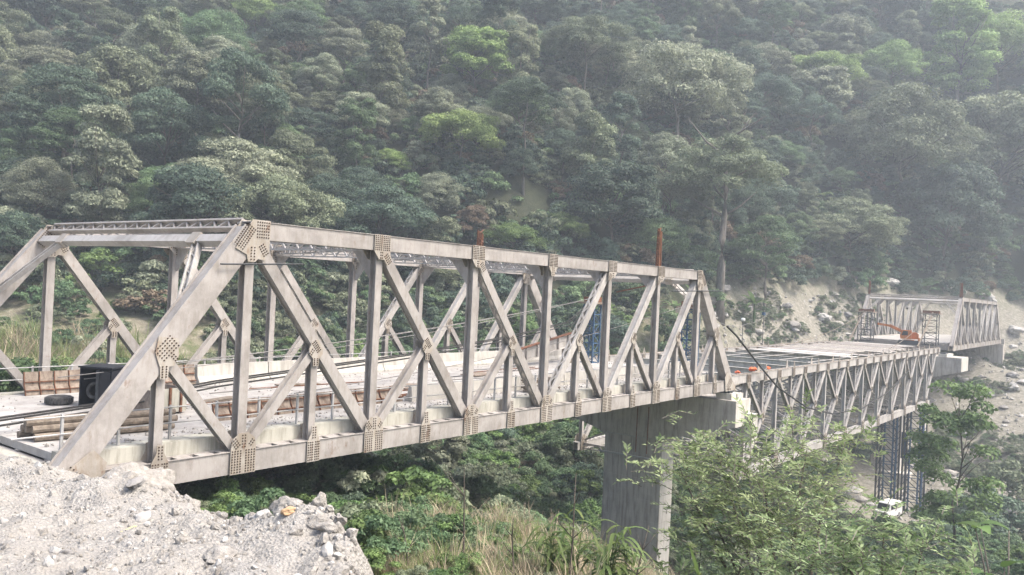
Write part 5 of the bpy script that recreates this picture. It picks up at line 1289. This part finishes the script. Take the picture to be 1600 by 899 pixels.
for i, (x, y, h_, lab) in enumerate([(4.0, -10.9, 2.6, 'thin dark upright bare sapling at the bottom centre'),
    (5.5, -12.8, 2.8, 'bare branching sapling in dry grass left of the pier'),
    (3.3, -9.9, 1.6, 'thin bare stalk near the gravel heap'),
    (6.3, -13.9, 2.2, 'bare curved sapling crossing in front of the pier foot'),
    (4.7, -11.8, 1.8, 'thin bare stalk among the dry grass')]): bare_stem(x, y, h_, 90+i, lab, .06 if i == 0 else .18)

def willow(base, lobes, label, seed, twigs, mat=LEAF['willow'], leafL=.135):
    """leafy sapling: limbs lead from the base to each lobe, lance-shaped leaves along the twigs"""
    r = np.random.default_rng(seed); rr = random.Random(seed); b0 = Vector(base)
    t = thing('leafy_sapling', label, 'tree', base); LV, LF, LT = [], [], []; tw = MB()
    stem = MB(); fork = Vector((0, 0, .5))
    for li, (cx, cy, cz, rad) in enumerate(lobes):
        c = Vector((cx, cy, cz))-b0; m1 = c*.35+Vector((rr.uniform(-.2, .2), rr.uniform(-.2, .2), .35)); m2 = c*.7+Vector((rr.uniform(-.15, .15), rr.uniform(-.15, .15), .25))
        MB().tube([Vector((rr.uniform(-.08, .08), rr.uniform(-.08, .08), -.3)), m1, m2, c+Vector((0, 0, rad*.25))], [.05, .036, .024, .008], 6).obj('limb', BARK_DARK, t, smooth=True)
        for k in range(int(twigs*rad*rad)):
            d = Vector(r.normal(size=3)); d.z = abs(d.z)*.5+.12; d.normalize(); o = c+Vector(r.normal(size=3))*rad*.46; o.z = max(o.z, c.z-rad*.75); L = rad*r.uniform(.45, .85); end = o+d*L-Vector((0, 0, L*.22)); md = o+d*L*.5+Vector((0, 0, L*.05))
            tw.tube([o, md, end], [.008, .006, .002], 3, False)
            n = 13; side = d.cross(Vector((0, 0, 1))).normalized()
            for j in range(n):
                q = .12+.88*j/(n-1); p = o.lerp(md, q*2) if q < .5 else md.lerp(end, q*2-1); s = 1 if j % 2 else -1
                ax = (d*r.uniform(.3, .9)+side*s*r.uniform(.4, 1.0)+Vector((0, 0, r.uniform(-.35, .45)))).normalized(); l = leafL*r.uniform(.6, 1.2); nn = ax.cross(side).normalized()
                if nn.z < 0: nn = -nn
                w = ax.cross(nn).normalized()*l*.15; nn = nn*l*.05; i0 = len(LV)
                LV += [p, p+ax*l*.35+w+nn, p+ax*l-nn*1.5, p+ax*l*.35-w+nn]; LF.append((i0, i0+1, i0+2, i0+3)); LT += [float(np.clip(r.normal(.5, .28), 0, 1))]*4
    tag(tw.obj('twigs', BARK, t), kind='stuff')
    tag(mesh_obj('leaves', np_mesh('leaves', np.array([tuple(p) for p in LV]), np.array(LF), mat, np.array(LT)), t), kind='stuff')
    return t
for base, lobes, lab, seed, dens in [((5.5, -17.78, -1.94), [(3.63, -16.18, 2.56, 0.75),
    (4.52, -16.53, 2.67, 0.95),
    (4.74, -17.31, 2.53, 1.0),
    (4.28, -17.03, 1.97, 0.95),
    (6.04, -17.7, 2.77, 0.9),
    (7.01, -18.14, 2.86, 0.7),
    (5.49, -17.79, 2.02, 0.95),
    (4.65, -17.51, 1.42, 1.0),
    (4.21, -16.45, 1.87, 0.8)], 'large leafy pale green sapling in front of the middle span and pier', 5, 62),
    ((4.51, -19.78, -0.66), [(3.8, -18.87, 1.8, 0.9),
    (4.3, -19.53, 1.94, 0.7),
    (4.14, -20.14, 1.81, 0.75),
    (3.48, -19.27, 1.36, 0.9),
    (3.13, -18.48, 1.4, 0.8),
    (3.94, -20.71, 1.75, 0.6)], 'lower leafy sapling along the bottom edge right of centre', 6, 62),
    ((4.05, -16.7, -1.76), [(3.92, -16.55, 1.13, 0.75),
    (4.19, -17.23, 1.0, 0.8),
    (3.22, -16.46, 0.87, 0.5)], 'dark leafy sapling at foot of the pier beside the broad leaf', 8, 55)]: willow(base, lobes, lab, seed, dens*1.35)
x, y, z = (1.55, -17.58, 1.56)
t = thing('banana_shoot', 'single upright broad green leaf at the bottom right of the pier', 'banana plant', (x, y, z)); b = MB(); blade(b, (0, 0, .0), -.5, .2, .42, .15, 1.5, .25, 9); b.obj('leaf', LEAF['grass'], t, smooth=True)
MB().tube([(0, 0, -1.5), (0, 0, .1)], [.06, .03], 6).obj('stem', LEAF['grass'], t)
x, y, z = (0.31, -21.72, 3.04)
t = thing('broad_leaved_plant', 'broad pale leaves poking in at the bottom right corner', 'plant', (x, y, z)); r_ = random.Random(4)
for k in range(11):
    b = MB(); a = r_.uniform(0, 6.28); q = (r_.uniform(-.55, .55), r_.uniform(-.55, .55), r_.uniform(-.25, .35)); blade(b, q, math.cos(a), math.sin(a), r_.uniform(.22, .34), .17, r_.uniform(.2, .9), r_.uniform(.3, .8), 6); b.obj('leaf', LEAF['lime'] if k % 3 == 0 else LEAF['willow'], t, smooth=True)
    MB().tube([(q[0]*.2, q[1]*.2, -1.6), (q[0]*.7, q[1]*.7, q[2]-.4), q], [.015, .01, .006], 5).obj('stalk', BARK, t, smooth=True)

# ------------------------------------------------------------------ air
hz_m = bpy.data.materials.new('haze'); hz_m.use_nodes = True; nt = hz_m.node_tree; nt.nodes.clear()
ho = nt.nodes.new('ShaderNodeOutputMaterial'); pv_ = nt.nodes.new('ShaderNodeVolumePrincipled'); nt.links.new(pv_.outputs[0], ho.inputs['Volume'])
pv_.inputs['Color'].default_value = (.80, .89, 1.0, 1); pv_.inputs['Density'].default_value = 0.00075; pv_.inputs['Anisotropy'].default_value = 0.1
zmin, zmax = float(min(v.co.z for v in ground.data.vertices)), float(max(v.co.z for v in ground.data.vertices))
hb = MB().box(-125, 425, -125, 305, zmin-1.0, zmax+20).obj('haze', hz_m); tag(hb, 'thin pale haze hanging in the valley', 'haze', None, 'stuff')
